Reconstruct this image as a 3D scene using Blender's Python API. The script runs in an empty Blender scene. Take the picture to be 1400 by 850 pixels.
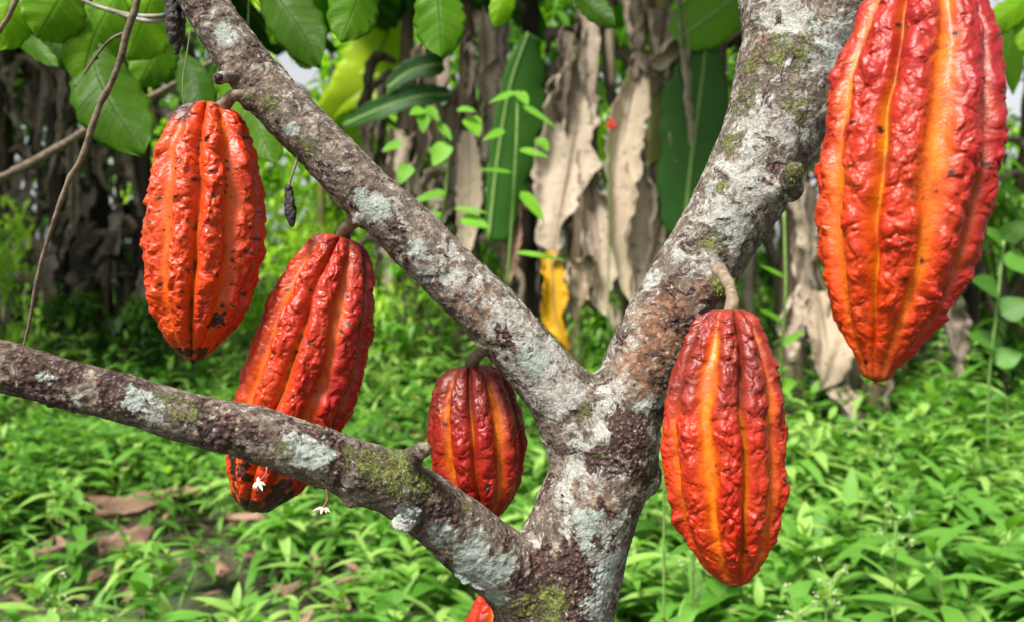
import bpy, math, random
import numpy as np
from mathutils import Vector, Matrix
random.seed(7); RNG = np.random.default_rng(7)
C = bpy.context.scene.collection
sc = bpy.context.scene
# ------------------------------------------------------------------ camera
LENS, SENS = 28.0, 36.0
FPX = LENS / SENS * 1400
CAM = np.array([0.0, 0.0, 1.05]); PITCH = math.radians(3.4)
FW = np.array([0, math.cos(PITCH), -math.sin(PITCH)])
RT = np.array([1.0, 0, 0]); UP = np.cross(RT, FW)
cd = bpy.data.cameras.new('camera'); cam = bpy.data.objects.new('camera', cd); C.objects.link(cam)
cam.location = CAM; cam.rotation_euler = (math.pi / 2 - PITCH, 0, 0)
cd.lens = LENS; cd.sensor_width = SENS; cd.clip_start = 0.02; cd.clip_end = 2000
cd.dof.use_dof = True; cd.dof.focus_distance = 0.54; cd.dof.aperture_fstop = 7.5
sc.camera = cam
# ------------------------------------------------------------------ light
w = bpy.data.worlds.new('World'); sc.world = w; w.use_nodes = True
nt = w.node_tree; bg = nt.nodes['Background']
sky = nt.nodes.new('ShaderNodeTexSky'); sky.sky_type = 'NISHITA'; sky.sun_disc = False
SUN_EL, SUN_AZ = 58, 218       # azimuth clockwise from +Y: behind the camera to the left
sky.sun_elevation = math.radians(SUN_EL); sky.sun_rotation = math.radians(SUN_AZ)
sky.air_density = 1.0; sky.dust_density = 3.0; sky.ozone_density = 1.0
hs = nt.nodes.new('ShaderNodeHueSaturation'); hs.inputs['Saturation'].default_value = 0.15
nt.links.new(sky.outputs[0], hs.inputs['Color']); nt.links.new(hs.outputs[0], bg.inputs[0])
bg.inputs[1].default_value = 0.105
ld = bpy.data.lights.new('sun', 'SUN'); ld.energy = 4.4; ld.angle = math.radians(14); ld.color = (1.0, 0.955, 0.88)
sun = bpy.data.objects.new('sun', ld); C.objects.link(sun)
a, e = math.radians(SUN_AZ), math.radians(SUN_EL)
sdir = Vector((math.sin(a) * math.cos(e), math.cos(a) * math.cos(e), math.sin(e)))
sun.rotation_euler = sdir.to_track_quat('Z', 'Y').to_euler(); sun.location = (-3, -3, 6)
sc.view_settings.view_transform = 'Standard'; sc.view_settings.look = 'None'
sc.view_settings.exposure = 0.9; sc.view_settings.gamma = 1.0
sc.cycles.max_bounces = 6; sc.cycles.diffuse_bounces = 3; sc.cycles.transmission_bounces = 3
sc.cycles.transparent_max_bounces = 4; sc.cycles.sample_clamp_indirect = 4

# ------------------------------------------------------------------ helpers
def W(px, py, d):
    return CAM + d * (FW + (px - 700) / FPX * RT + (425 - py) / FPX * UP)
def rpx(r, d): return r / FPX * d
def nrm(v):
    v = np.asarray(v, float); return v / (np.linalg.norm(v, axis=-1, keepdims=True) + 1e-12)
def h3(ix, iy, iz, s):
    n = (ix.astype(np.int64) * 73856093) ^ (iy.astype(np.int64) * 19349663) ^ (iz.astype(np.int64) * 83492791) ^ (s * 2654435761)
    n = n & 0xffffffff
    n = ((n ^ (n >> 15)) * 2246822519) & 0xffffffff
    n = ((n ^ (n >> 13)) * 3266489917) & 0xffffffff
    return ((n ^ (n >> 16)) & 0xffffff) / float(0xffffff)
def vn(p, s=0):
    i = np.floor(p); f = p - i; i = i.astype(np.int64); f = f * f * f * (f * (f * 6 - 15) + 10); r = 0
    for dx in (0, 1):
        for dy in (0, 1):
            for dz in (0, 1):
                wt = (f[:, 0] if dx else 1 - f[:, 0]) * (f[:, 1] if dy else 1 - f[:, 1]) * (f[:, 2] if dz else 1 - f[:, 2])
                r = r + wt * h3(i[:, 0] + dx, i[:, 1] + dy, i[:, 2] + dz, s)
    return r * 2 - 1
def fbm(p, s=0, o=4):
    r = 0; a = 1; t = 0
    for k in range(o):
        r = r + a * vn(p * 2 ** k + 17.3 * k, s + k); t += a; a *= .55
    return r / t
def worley(p, s=0):
    i = np.floor(p).astype(np.int64); best = np.full(len(p), 9.0); idv = np.zeros(len(p))
    for dx in (-1, 0, 1):
        for dy in (-1, 0, 1):
            for dz in (-1, 0, 1):
                a, b, c = i[:, 0] + dx, i[:, 1] + dy, i[:, 2] + dz
                q = (a + .1 + .8 * h3(a, b, c, s) - p[:, 0]) ** 2 + (b + .1 + .8 * h3(a, b, c, s + 1) - p[:, 1]) ** 2 + (c + .1 + .8 * h3(a, b, c, s + 2) - p[:, 2]) ** 2
                m = q < best; best = np.where(m, q, best); idv = np.where(m, h3(a, b, c, s + 3), idv)
    return np.sqrt(best), idv
def sst(a, b, x):
    t = np.clip((x - a) / (b - a), 0, 1); return t * t * (3 - 2 * t)

def mk(name, v, f, mat, parent=None, attrs=None, smooth=True, normals=None):
    """one mesh object; v in world coordinates, stored relative to the parent's location"""
    v = np.asarray(v, np.float32).reshape(-1, 3)
    if parent is not None: v = v - np.array(parent.location, np.float32)
    f = np.asarray(f, np.int32); k = f.shape[1]
    me = bpy.data.meshes.new(name); me.vertices.add(len(v)); me.vertices.foreach_set('co', v.ravel())
    me.loops.add(f.size); me.loops.foreach_set('vertex_index', f.ravel())
    me.polygons.add(len(f)); me.polygons.foreach_set('loop_start', np.arange(0, f.size, k, dtype=np.int32))
    if attrs:
        for an, av in attrs.items():
            av = np.asarray(av, np.float32)
            at = me.attributes.new(an, 'FLOAT_COLOR', 'POINT')
            if av.shape[1] == 3: av = np.hstack([av, np.ones((len(av), 1), np.float32)])
            at.data.foreach_set('color', av.ravel())
    me.update(calc_edges=True); me.validate()
    me.polygons.foreach_set('use_smooth', np.full(len(me.polygons), smooth))
    if normals is not None:
        me.normals_split_custom_set_from_vertices(np.asarray(normals, np.float32))
    if mat: me.materials.append(mat)
    o = bpy.data.objects.new(name, me); C.objects.link(o)
    if parent is not None: o.parent = parent
    return o
def tag(o, label, cat, group=None, kind=None):
    if label: o['label'] = label
    if cat: o['category'] = cat
    if group: o['group'] = group
    if kind: o['kind'] = kind
    return o
def thing(name, loc, label, cat, group=None):
    o = bpy.data.objects.new(name, None); C.objects.link(o); o.location = [float(x) for x in loc]
    o.empty_display_size = .02
    return tag(o, label, cat, group)
def spline(pts, n):
    """Catmull-Rom through rows of any width"""
    P = np.asarray(pts, float); P = np.vstack([2 * P[0] - P[1], P, 2 * P[-1] - P[-2]]); out = []
    m = len(P) - 3
    for q in np.linspace(0, m - 1e-6, n):
        k = int(q); t = q - k; a, b, c, d = P[k:k + 4]
        out.append(.5 * (2 * b + (c - a) * t + (2 * a - 5 * b + 4 * c - d) * t * t + (3 * b - a - 3 * c + d) * t ** 3))
    return np.array(out)
def frames(P):
    T = nrm(np.gradient(P, axis=0)); ref = np.array([0, 1.0, 0]) if abs(T[0][1]) < .8 else np.array([1.0, 0, 0])
    N = []; n = nrm(np.cross(T[0], ref))
    for t in T:
        n = nrm(n - t * np.dot(n, t)); N.append(n)
    N = np.array(N); return T, N, np.cross(T, N)
def grid_faces(nu, nv, closed=False, off=0):
    """nu rows of nv columns"""
    i = np.arange(nu - 1)[:, None]; j = np.arange(nv if closed else nv - 1)[None]
    a = i * nv + j; b = i * nv + (j + 1) % nv
    return np.stack([a, b, b + nv, a + nv], -1).reshape(-1, 4) + off
def tube(pts, n=24, seg=10, noise=0, nf=200, seed=0, caps=True):
    """pts rows (x,y,z,r) world -> verts, quads"""
    S = spline(pts, n); P = S[:, :3]; R = np.maximum(S[:, 3], 1e-4); T, N, B = frames(P)
    th = np.linspace(0, 2 * math.pi, seg, endpoint=False)
    dirs = np.cos(th)[None, :, None] * N[:, None] + np.sin(th)[None, :, None] * B[:, None]
    V = P[:, None] + dirs * R[:, None, None]
    V = V.reshape(-1, 3)
    if noise: V = V + dirs.reshape(-1, 3) * (fbm(V * nf, seed, 3) * noise)[:, None] * np.repeat(R, seg)[:, None]
    F = grid_faces(n, seg, True)
    if caps:
        for s0, sg in ((0, -1), (n - 1, 1)):
            base = V[s0 * seg:(s0 + 1) * seg]; c = base.mean(0) + sg * T[s0] * R[s0] * .3; ci = len(V)
            ring2 = c + (base - base.mean(0)) * .05
            V = np.vstack([V, ring2]); a = np.arange(seg); b = (a + 1) % seg; o = s0 * seg
            q = np.stack([o + a, o + b, ci + b, ci + a], 1)
            F = np.vstack([F, q if sg > 0 else q[:, ::-1], ])
            m = seg // 2  # close the tiny hole
            for kk in range(1, m): F = np.vstack([F, [[ci + kk - 1, ci + kk, ci + seg - kk - 1, ci + (seg - kk) % seg]]])
    return V, F
def PX(rows):
    """rows (px,py,depth,radius_px) -> world rows with radius in metres"""
    return [list(W(a, b, d)) + [rpx(r, d)] for a, b, d, r in rows]
def join(parts):
    V = []; F = []; o = 0
    for v, f in parts: V.append(v); F.append(f + o); o += len(v)
    return np.vstack(V), np.vstack(F)

# ------------------------------------------------------------------ materials
def newmat(name):
    m = bpy.data.materials.new(name); m.use_nodes = True; n = m.node_tree
    return m, n, n.nodes['Principled BSDF'], n.nodes['Material Output']
def N(n, t, **kw):
    nd = n.nodes.new(t)
    for k, v in kw.items():
        if k.startswith('i_'): nd.inputs[k[2:].replace('_', ' ')].default_value = v
        else: setattr(nd, k, v)
    return nd
def ramp(n, fac, stops, interp='LINEAR'):
    r = n.nodes.new('ShaderNodeValToRGB'); r.color_ramp.interpolation = interp
    while len(r.color_ramp.elements) < len(stops): r.color_ramp.elements.new(.5)
    for e_, (p, c) in zip(r.color_ramp.elements, stops):
        e_.position = p; e_.color = (c, c, c, 1) if isinstance(c, (int, float)) else (*c, 1)
    if fac is not None: n.links.new(fac, r.inputs[0])
    return r.outputs[0]
def mix(n, fac, a, b, mode='MIX'):
    m = n.nodes.new('ShaderNodeMix'); m.data_type = 'RGBA'; m.blend_type = mode
    for s, x in ((0, fac), (6, a), (7, b)):
        if hasattr(x, 'links'): n.links.new(x, m.inputs[s])
        else: m.inputs[s].default_value = x if s == 0 else (*x, 1)
    return m.outputs[2]
def math_(n, op, a, b=0.0, clamp=False):
    m = n.nodes.new('ShaderNodeMath'); m.operation = op; m.use_clamp = clamp
    for s, x in ((0, a), (1, b)):
        if hasattr(x, 'links'): n.links.new(x, m.inputs[s])
        else: m.inputs[s].default_value = x
    return m.outputs[0]
def noise(n, co, scale, detail=4, rough=.55, dist=0.0):
    t = N(n, 'ShaderNodeTexNoise'); t.inputs['Scale'].default_value = scale; t.inputs['Detail'].default_value = detail
    t.inputs['Roughness'].default_value = rough; t.inputs['Distortion'].default_value = dist
    if co is not None: n.links.new(co, t.inputs['Vector'])
    return t.outputs['Fac']
def objco(n): return n.nodes.new('ShaderNodeTexCoord').outputs['Object']
def attr(n, name):
    a_ = n.nodes.new('ShaderNodeAttribute'); a_.attribute_name = name; return a_
def bump(n, h, strength, dist, bsdf, prev=None):
    b = N(n, 'ShaderNodeBump'); b.inputs['Strength'].default_value = strength; b.inputs['Distance'].default_value = dist
    n.links.new(h, b.inputs['Height'])
    if prev is not None: n.links.new(prev, b.inputs['Normal'])
    if bsdf: n.links.new(b.outputs[0], bsdf.inputs['Normal'])
    return b.outputs[0]

def leaf_mat(name, stops, rough=.42, trans=.35, tcol=(1.25, 1.35, .5), vein=.25, holes=False, veinfreq=9.0, spec=.4, vcol=(.30, .42, .12)):
    """leaves: attribute 'lf' = (across -1..1 mapped 0..1, along 0..1, random)"""
    m, n, b, out = newmat(name); a_ = attr(n, 'lf'); sep = N(n, 'ShaderNodeSeparateColor'); n.links.new(a_.outputs['Color'], sep.inputs[0])
    u, t, r = sep.outputs; co = objco(n)
    col = ramp(n, r, stops)
    nz = noise(n, co, 40, 3); col = mix(n, math_(n, 'MULTIPLY', nz, .35), col, (.10, .16, .02))
    au = math_(n, 'ABSOLUTE', math_(n, 'SUBTRACT', u, .5))
    rib = ramp(n, au, [(0, 1.0), (.035, .0)])
    ph = math_(n, 'SUBTRACT', math_(n, 'MULTIPLY', t, veinfreq), math_(n, 'MULTIPLY', au, 3.0))
    fr = math_(n, 'ABSOLUTE', math_(n, 'SUBTRACT', math_(n, 'FRACT', ph), .5))
    sv = ramp(n, fr, [(0, 1.0), (.09, .0)])
    vv = math_(n, 'MAXIMUM', rib, math_(n, 'MULTIPLY', sv, .6))
    col = mix(n, math_(n, 'MULTIPLY', vv, vein), col, vcol)
    n.links.new(col, b.inputs['Base Color']); b.inputs['Roughness'].default_value = rough
    b.inputs['Specular IOR Level'].default_value = spec
    hh = math_(n, 'SUBTRACT', noise(n, co, 60, 2), math_(n, 'MULTIPLY', vv, .5))
    nb = bump(n, hh, .5, .002, b)
    tr = N(n, 'ShaderNodeBsdfTranslucent')
    tc = mix(n, 1.0, col, tcol, 'MULTIPLY'); n.links.new(tc, tr.inputs[0]); n.links.new(nb, tr.inputs['Normal'])
    ms = N(n, 'ShaderNodeMixShader'); ms.inputs[0].default_value = trans
    n.links.new(b.outputs[0], ms.inputs[1]); n.links.new(tr.outputs[0], ms.inputs[2])
    last = ms.outputs[0]
    if holes:
        v = N(n, 'ShaderNodeTexVoronoi'); v.inputs['Scale'].default_value = 38; n.links.new(co, v.inputs['Vector'])
        hz = math_(n, 'LESS_THAN', math_(n, 'ADD', v.outputs['Distance'], math_(n, 'MULTIPLY', noise(n, co, 25, 2), .5)), .30)
        tp = N(n, 'ShaderNodeBsdfTransparent'); m2 = N(n, 'ShaderNodeMixShader')
        n.links.new(hz, m2.inputs[0]); n.links.new(last, m2.inputs[1]); n.links.new(tp.outputs[0], m2.inputs[2]); last = m2.outputs[0]
    n.links.new(last, out.inputs[0]); return m
M = {}
M['weed'] = leaf_mat('weed_leaf', [(0, (.025, .10, .010)), (.4, (.065, .23, .020)), (.75, (.15, .38, .055)), (1, (.36, .58, .14))], .45, .40, vein=.35, veinfreq=7, spec=.25)
M['forest'] = leaf_mat('forest_leaf', [(0, (.010, .035, .007)), (.35, (.035, .13, .012)), (.65, (.15, .40, .025)), (1, (.52, .80, .10))], .45, .5, vein=.1, spec=.5)  # brightest stop raised to carry the blown-out backlight of the gap
M['cacao'] = leaf_mat('cacao_leaf', [(0, (.04, .13, .003)), (.5, (.13, .33, .004)), (1, (.30, .55, .008))], .45, .6, vein=.35, spec=.2, vcol=(.02, .09, .004), veinfreq=11)  # yellowed base and dark veins put the backlit look into the colour
M['cacao_hole'] = leaf_mat('cacao_leaf_eaten', [(0, (.04, .13, .003)), (.5, (.13, .33, .004)), (1, (.30, .55, .008))], .45, .6, vein=.35, spec=.2, vcol=(.02, .09, .004), veinfreq=11, holes=True)
M['banana'] = leaf_mat('banana_leaf', [(0, (.02, .09, .03)), (.5, (.05, .20, .025)), (.8, (.20, .50, .015)), (1, (.55, .68, .02))], .42, .5, vein=.16, spec=.25, veinfreq=34)
M['sprig'] = leaf_mat('sapling_leaf', [(0, (.09, .30, .012)), (1, (.20, .50, .02))], .5, .45, vein=.2, spec=.25)

def dead_mat(name, dark, light, rough=.75):
    m, n, b, out = newmat(name); co = objco(n); a_ = attr(n, 'lf'); sep = N(n, 'ShaderNodeSeparateColor'); n.links.new(a_.outputs['Color'], sep.inputs[0])
    u, t, r = sep.outputs
    st = N(n, 'ShaderNodeTexWave'); st.inputs['Scale'].default_value = 1.0
    cx = N(n, 'ShaderNodeCombineXYZ'); n.links.new(math_(n, 'MULTIPLY', t, 30), cx.inputs[0]); n.links.new(math_(n, 'MULTIPLY', u, 2.0), cx.inputs[1]); n.links.new(r, cx.inputs[2])
    n1 = noise(n, cx.outputs[0], 3, 4); n2 = noise(n, co, 9, 4)
    f = math_(n, 'ADD', math_(n, 'MULTIPLY', r, .55), math_(n, 'MULTIPLY', math_(n, 'ADD', n1, n2), .32))
    col = ramp(n, f, [(.15, dark), (.85, light)])
    col = mix(n, ramp(n, noise(n, co, 22, 3), [(.58, 0.0), (.7, .7)]), col, tuple(x * .35 for x in dark))
    n.links.new(col, b.inputs['Base Color']); b.inputs['Roughness'].default_value = rough; b.inputs['Specular IOR Level'].default_value = .25
    bump(n, n1, .6, .01, b)
    tr = N(n, 'ShaderNodeBsdfTranslucent'); n.links.new(col, tr.inputs[0]); ms = N(n, 'ShaderNodeMixShader'); ms.inputs[0].default_value = .15
    n.links.new(b.outputs[0], ms.inputs[1]); n.links.new(tr.outputs[0], ms.inputs[2]); n.links.new(ms.outputs[0], out.inputs[0])
    return m
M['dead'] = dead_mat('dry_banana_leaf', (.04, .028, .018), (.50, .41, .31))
M['dead_shaded'] = dead_mat('shaded_banana_leaf', (.012, .009, .007), (.34, .28, .22))  # dry leaf darkened in colour to stand for canopy shade
M['dead_tan'] = dead_mat('tan_banana_leaf', (.24, .17, .11), (.58, .47, .34))
M['dead_yellow'] = dead_mat('yellow_banana_leaf', (.42, .20, .008), (.68, .38, .012), .45)
M['litter'] = dead_mat('litter_leaf', (.09, .055, .035), (.38, .24, .16))

def plain(name, c1, c2, scale, rough=.8, bs=.6, bd=.002, stretch=None, spec=.3):
    m, n, b, out = newmat(name); co = objco(n)
    if stretch:
        mp = N(n, 'ShaderNodeMapping'); mp.inputs['Scale'].default_value = stretch; n.links.new(co, mp.inputs[0]); co = mp.outputs[0]
    f = noise(n, co, scale, 6, .6); n.links.new(ramp(n, f, [(.32, c1), (.68, c2)]), b.inputs['Base Color'])
    b.inputs['Roughness'].default_value = rough; b.inputs['Specular IOR Level'].default_value = spec
    bump(n, noise(n, co, scale * 3, 5, .65), bs, bd, b); return m
M['stem'] = plain('pod_stem', (.10, .07, .045), (.27, .21, .145), 160, .7, .7, .0008)
M['twig'] = plain('twig_bark', (.06, .045, .03), (.20, .15, .10), 120, .8, .8, .0012)
M['grey_twig'] = plain('grey_twig_bark', (.16, .15, .12), (.36, .34, .27), 60, .8, .7, .002)
M['black'] = plain('withered_pod_skin', (.008, .007, .007), (.06, .05, .05), 260, .55, .9, .0012)
M['greenstem'] = plain('green_stem', (.10, .20, .04), (.20, .32, .08), 60, .6, .3, .001)
M['weedstem'] = plain('weed_stem', (.12, .16, .05), (.22, .20, .10), 60, .7, .3, .001)
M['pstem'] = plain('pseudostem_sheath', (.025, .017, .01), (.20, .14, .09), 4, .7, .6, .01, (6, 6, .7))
M['pstem_shaded'] = plain('shaded_pseudostem_sheath', (.006, .005, .004), (.045, .03, .02), 4, .8, .6, .01, (6, 6, .7))  # sheath darkened in colour to stand for canopy shade
M['pstem_green'] = plain('green_pseudostem_sheath', (.16, .20, .04), (.42, .36, .12), 4, .5, .4, .006, (6, 6, .7))
M['petal'] = plain('petal', (.70, .66, .50), (.85, .82, .72), 300, .6, .3, .0003)
M['drypetal'] = plain('dry_petal', (.45, .33, .22), (.72, .62, .48), 300, .6, .3, .0003)
M['sepalstem'] = plain('pink_stalk', (.22, .06, .05), (.40, .16, .12), 300, .6, .2, .0002)
M['bud'] = plain('bud', (.26, .36, .13), (.50, .56, .32), 200, .6, .2, .0003)
M['redflower'] = plain('red_petal', (.6, .01, .02), (.8, .05, .04), 60, .5, .2, .001)
M['fbark'] = plain('forest_bark', (.03, .025, .02), (.16, .14, .11), 14, .9, .8, .02, (1, 1, .4))

# bark
def bark_mat():
    m, n, b, out = newmat('cacao_bark'); co = objco(n)
    A = N(n, 'ShaderNodeSeparateColor'); n.links.new(attr(n, 'mA').outputs['Color'], A.inputs[0])
    B = N(n, 'ShaderNodeSeparateColor'); n.links.new(attr(n, 'mB').outputs['Color'], B.inputs[0])
    white, teal, scab = A.outputs; moss, rust, cav = B.outputs
    fine = noise(n, co, 420, 4, .7); mid = noise(n, co, 95, 5, .68, .3); lo = noise(n, co, 30, 6, .7, .6)
    grain = N(n, 'ShaderNodeTexVoronoi'); grain.inputs['Scale'].default_value = 330; n.links.new(co, grain.inputs['Vector']); gr = grain.outputs['Distance']
    base = ramp(n, math_(n, 'ADD', math_(n, 'MULTIPLY', mid, .6), math_(n, 'MULTIPLY', fine, .4)), [(.36, (.035, .026, .020)), (.5, (.125, .098, .075)), (.63, (.30, .25, .20))])
    # scab: dark red brown grains
    sc_ = ramp(n, math_(n, 'ADD', math_(n, 'MULTIPLY', gr, 1.1), math_(n, 'MULTIPLY', fine, .4)), [(.3, (.17, .09, .062)), (.52, (.095, .046, .036)), (.75, (.035, .019, .017))])
    rustc = ramp(n, mid, [(.35, (.07, .032, .02)), (.52, (.21, .10, .055)), (.66, (.27, .21, .155))])
    def thr(mask, nz, w_=.05, k=1.0, at=.5):
        s = math_(n, 'ADD', mask, math_(n, 'MULTIPLY', math_(n, 'SUBTRACT', nz, .5), k))
        return ramp(n, s, [(at - w_, 0.0), (at + w_, 1.0)])
    n_a = noise(n, co, 62, 6, .68, 1.0)
    n_b = noise(n, co, 70, 7, .72, .8); 
    mp = N(n, 'ShaderNodeMapping'); mp.inputs['Location'].default_value = (3.1, 1.7, 9.2); n.links.new(co, mp.inputs[0])
    n_c = noise(n, mp.outputs[0], 55, 6, .7, .8); n_d = noise(n, mp.outputs[0], 130, 6, .75, .4)
    s_f = thr(scab, n_c, .07, 2.7)
    r_f = thr(rust, n_d, .10, 1.6)
    w_f = thr(white, n_a, .06, 2.3)
    t_f = thr(teal, n_b, .05, 2.3)
    m_f = thr(moss, n_d, .09, 1.9)
    whitec = ramp(n, math_(n, 'ADD', math_(n, 'MULTIPLY', fine, .5), math_(n, 'MULTIPLY', mid, .5)), [(.34, (.10, .09, .075)), (.46, (.25, .24, .21)), (.62, (.44, .445, .415))])
    tealc = ramp(n, math_(n, 'ADD', math_(n, 'MULTIPLY', fine, .4), math_(n, 'MULTIPLY', mid, .6)), [(.35, (.17, .195, .165)), (.62, (.37, .415, .38))])
    mossc = ramp(n, fine, [(.35, (.07, .08, .02)), (.65, (.26, .29, .07))])
    col = mix(n, w_f, base, whitec); col = mix(n, r_f, col, rustc); col = mix(n, s_f, col, sc_)
    col = mix(n, t_f, col, tealc)
    col = mix(n, math_(n, 'MULTIPLY', m_f, .9), col, mossc)
    # tiny dark pits and pale crumbs
    pit = ramp(n, noise(n, co, 260, 3, .6), [(.30, .75), (.40, 0.0)]); col = mix(n, pit, col, (.035, .025, .02))
    crumb = ramp(n, noise(n, mp.outputs[0], 230, 4, .7), [(.60, 0.0), (.67, .6)]); col = mix(n, crumb, col, (.50, .46, .38))
    n.links.new(col, b.inputs['Base Color']); b.inputs['Roughness'].default_value = .82; b.inputs['Specular IOR Level'].default_value = .3
    h = math_(n, 'ADD', math_(n, 'MULTIPLY', mid, 1.1), math_(n, 'MULTIPLY', fine, .5))
    h = math_(n, 'ADD', h, math_(n, 'MULTIPLY', math_(n, 'SUBTRACT', .6, gr), math_(n, 'MULTIPLY', s_f, .9)))
    h = math_(n, 'ADD', h, math_(n, 'MULTIPLY', m_f, math_(n, 'MULTIPLY', fine, 1.2)))
    h = math_(n, 'ADD', h, math_(n, 'MULTIPLY', math_(n, 'MAXIMUM', w_f, t_f), .04))
    bump(n, h, 1.0, .0022, b); return m
M['bark'] = bark_mat()

def pod_mat():
    m, n, b, out = newmat('pod_skin'); co = objco(n)
    a_ = attr(n, 'col'); f = noise(n, co, 700, 4, .7)
    col = mix(n, math_(n, 'MULTIPLY', ramp(n, f, [(.35, .35), (.55, 0.0)]), 1.0), a_.outputs['Color'], (.20, .02, .005))
    n.links.new(col, b.inputs['Base Color'])
    n.links.new(math_(n, 'ADD', math_(n, 'MULTIPLY', noise(n, co, 170, 6), .48), .17), b.inputs['Roughness'])
    b.inputs['Specular IOR Level'].default_value = .42
    b.inputs['Subsurface Weight'].default_value = .08; b.inputs['Subsurface Radius'].default_value = (.004, .001, .0005); b.inputs['Subsurface Scale'].default_value = 1.0
    h = math_(n, 'ADD', noise(n, co, 260, 4, .6), math_(n, 'MULTIPLY', noise(n, co, 900, 2), .3))
    bump(n, h, .75, .0009, b); return m
M['pod'] = pod_mat()

# ------------------------------------------------------------------ ground and undergrowth
def gz(x, y): return .03 * np.sin(x * .9 + 1) * np.cos(y * .7) + .02 * np.sin(x * 2.3 + y * 1.7)
def make_ground():
    xs = np.concatenate([-np.geomspace(600, 12, 14), np.linspace(-11, 11, 90), np.geomspace(12, 600, 14)])
    ys = np.concatenate([-np.geomspace(600, 4, 12), np.linspace(-3, 17, 90), np.geomspace(18, 900, 16)])
    X, Y = np.meshgrid(xs, ys); V = np.stack([X, Y, gz(X, Y) * (np.hypot(X, Y) < 40)], -1).reshape(-1, 3)
    m, n, b, out = newmat('soil'); co = objco(n)
    f = noise(n, co, 3.0, 8, .65); f2 = noise(n, co, 26, 6, .7)
    col = ramp(n, f2, [(.3, (.022, .016, .010)), (.55, (.075, .052, .034)), (.72, (.16, .105, .07))])
    col = mix(n, ramp(n, f, [(.42, 0.0), (.6, .8)]), col, (.03, .07, .015))
    n.links.new(col, b.inputs['Base Color']); b.inputs['Roughness'].default_value = .95
    bump(n, f2, .8, .03, b)
    o = mk('ground', V, grid_faces(len(ys), len(xs)), m); o['kind'] = 'structure'
make_ground()

def leaves(base, d, up, L, Wd, droop, fold, rnd, ns=6, curl=None, shape='lance'):
    """vectorised leaf blades -> verts, faces, attr"""
    n_ = len(base); d = nrm(d); side = nrm(np.cross(d, up)); upn = np.cross(side, d)
    t = np.linspace(0, 1, ns)
    if shape == 'lance': pr = np.sin(np.pi * np.clip(t, 0, 1) ** .8) ** .8 * (1 - .15 * t)
    elif shape == 'ovate': pr = np.sin(np.pi * t ** .62) ** .75
    else: pr = np.sin(np.pi * t ** 1.15) ** .7
    pr = np.maximum(pr, .03)
    L = L[:, None]; mid = base[:, None] + d[:, None] * (L * t)[:, :, None] - upn[:, None] * (droop[:, None] * L * t ** 2)[:, :, None]
    mid[:, :, 2] -= (droop[:, None] * L * t ** 2.2) * .6
    out = []
    for a_ in (-1, 0, 1):
        wv = (RNG.random((n_, 1)) - .5) * .25
        off = side[:, None] * (a_ * .5 * Wd[:, None] * pr)[:, :, None] + upn[:, None] * (abs(a_) * (fold[:, None] + wv * np.sin(t * 9)) * .5 * Wd[:, None] * pr)[:, :, None]
        out.append(mid + off)
    V = np.stack(out, 2)        # n, ns, 3, xyz
    at = np.zeros((n_, ns, 3, 3)); at[..., 0] = np.array([0, .5, 1])[None, None]; at[..., 1] = t[None, :, None]; at[..., 2] = rnd[:, None, None]
    g = grid_faces(ns, 3); F = (g[None] + (np.arange(n_) * ns * 3)[:, None, None]).reshape(-1, 4)
    return V.reshape(-1, 3), F, at.reshape(-1, 3)
def rods(p0, p1, r):
    """thin 4-sided stems"""
    n_ = len(p0); d = nrm(p1 - p0); a_ = nrm(np.cross(d, np.array([.3, .9, .1]))); b_ = np.cross(d, a_)
    V = np.stack([np.stack([p + (c * a_ + s * b_) * (r * k)[:, None] for c, s in ((1, 0), (0, 1), (-1, 0), (0, -1))], 1) for p, k in ((p0, 1.0), (p1, .6))], 1)
    g = grid_faces(2, 4, True); F = (g[None] + (np.arange(n_) * 8)[:, None, None]).reshape(-1, 4)
    return V.reshape(-1, 3), F

def plants(x, y, h, ll, lw, tone, K=6, lean=.18, spread=1.0):
    """decussate leafy herbs: returns leaf args and stems"""
    n_ = len(x); z = gz(x, y); b0 = np.stack([x, y, z], 1)
    le = RNG.normal(0, lean, (n_, 2)); top = b0 + np.stack([le[:, 0] * h, le[:, 1] * h, h], 1)
    B = []; D = []; Lv = []; Wv = []; Dr = []; Fo = []; R = []
    ph = RNG.random(n_) * 6.28
    for k in range(K):
        f = .25 + .75 * (k + 1) / K
        for sgn in (0, 1):
            az = ph + k * 1.57 + sgn * np.pi + RNG.normal(0, .35, n_)
            el = .15 + .55 * f ** 2 + RNG.normal(0, .25, n_)
            if k == K - 1: el = el + .15
            B.append(b0 + (top - b0) * f); D.append(np.stack([np.cos(az) * np.cos(el), np.sin(az) * np.cos(el), np.sin(el)], 1))
            s = (.65 + .5 * np.sin(f * 2.6)) * RNG.uniform(.75, 1.15, n_); s = s * (.72 if k == K - 1 else 1)
            Lv.append(ll * s); Wv.append(lw * s); Dr.append(RNG.uniform(.12, .5, n_)); Fo.append(RNG.uniform(.1, .45, n_))
            R.append(np.clip(tone + RNG.normal(0, .13, n_) + .12 * (f - .6), 0, 1))
    cat = np.concatenate
    return (cat(B), cat(D), np.tile([0, 0, 1.0], (n_ * K * 2, 1)), cat(Lv), cat(Wv), cat(Dr), cat(Fo), cat(R)), (b0, top, .0022 * np.ones(n_))
def tonef(x, y):
    p = np.stack([x * .9, y * .9, 0 * x], 1); return .6 + .42 * fbm(p, 5, 3)
def bare(x, y):
    """0..1: how thin the growth is (leaf litter patch at the left)"""
    return np.exp(-(((x + 1.05) / .75) ** 2 + ((y - 2.25) / .8) ** 2))

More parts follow.
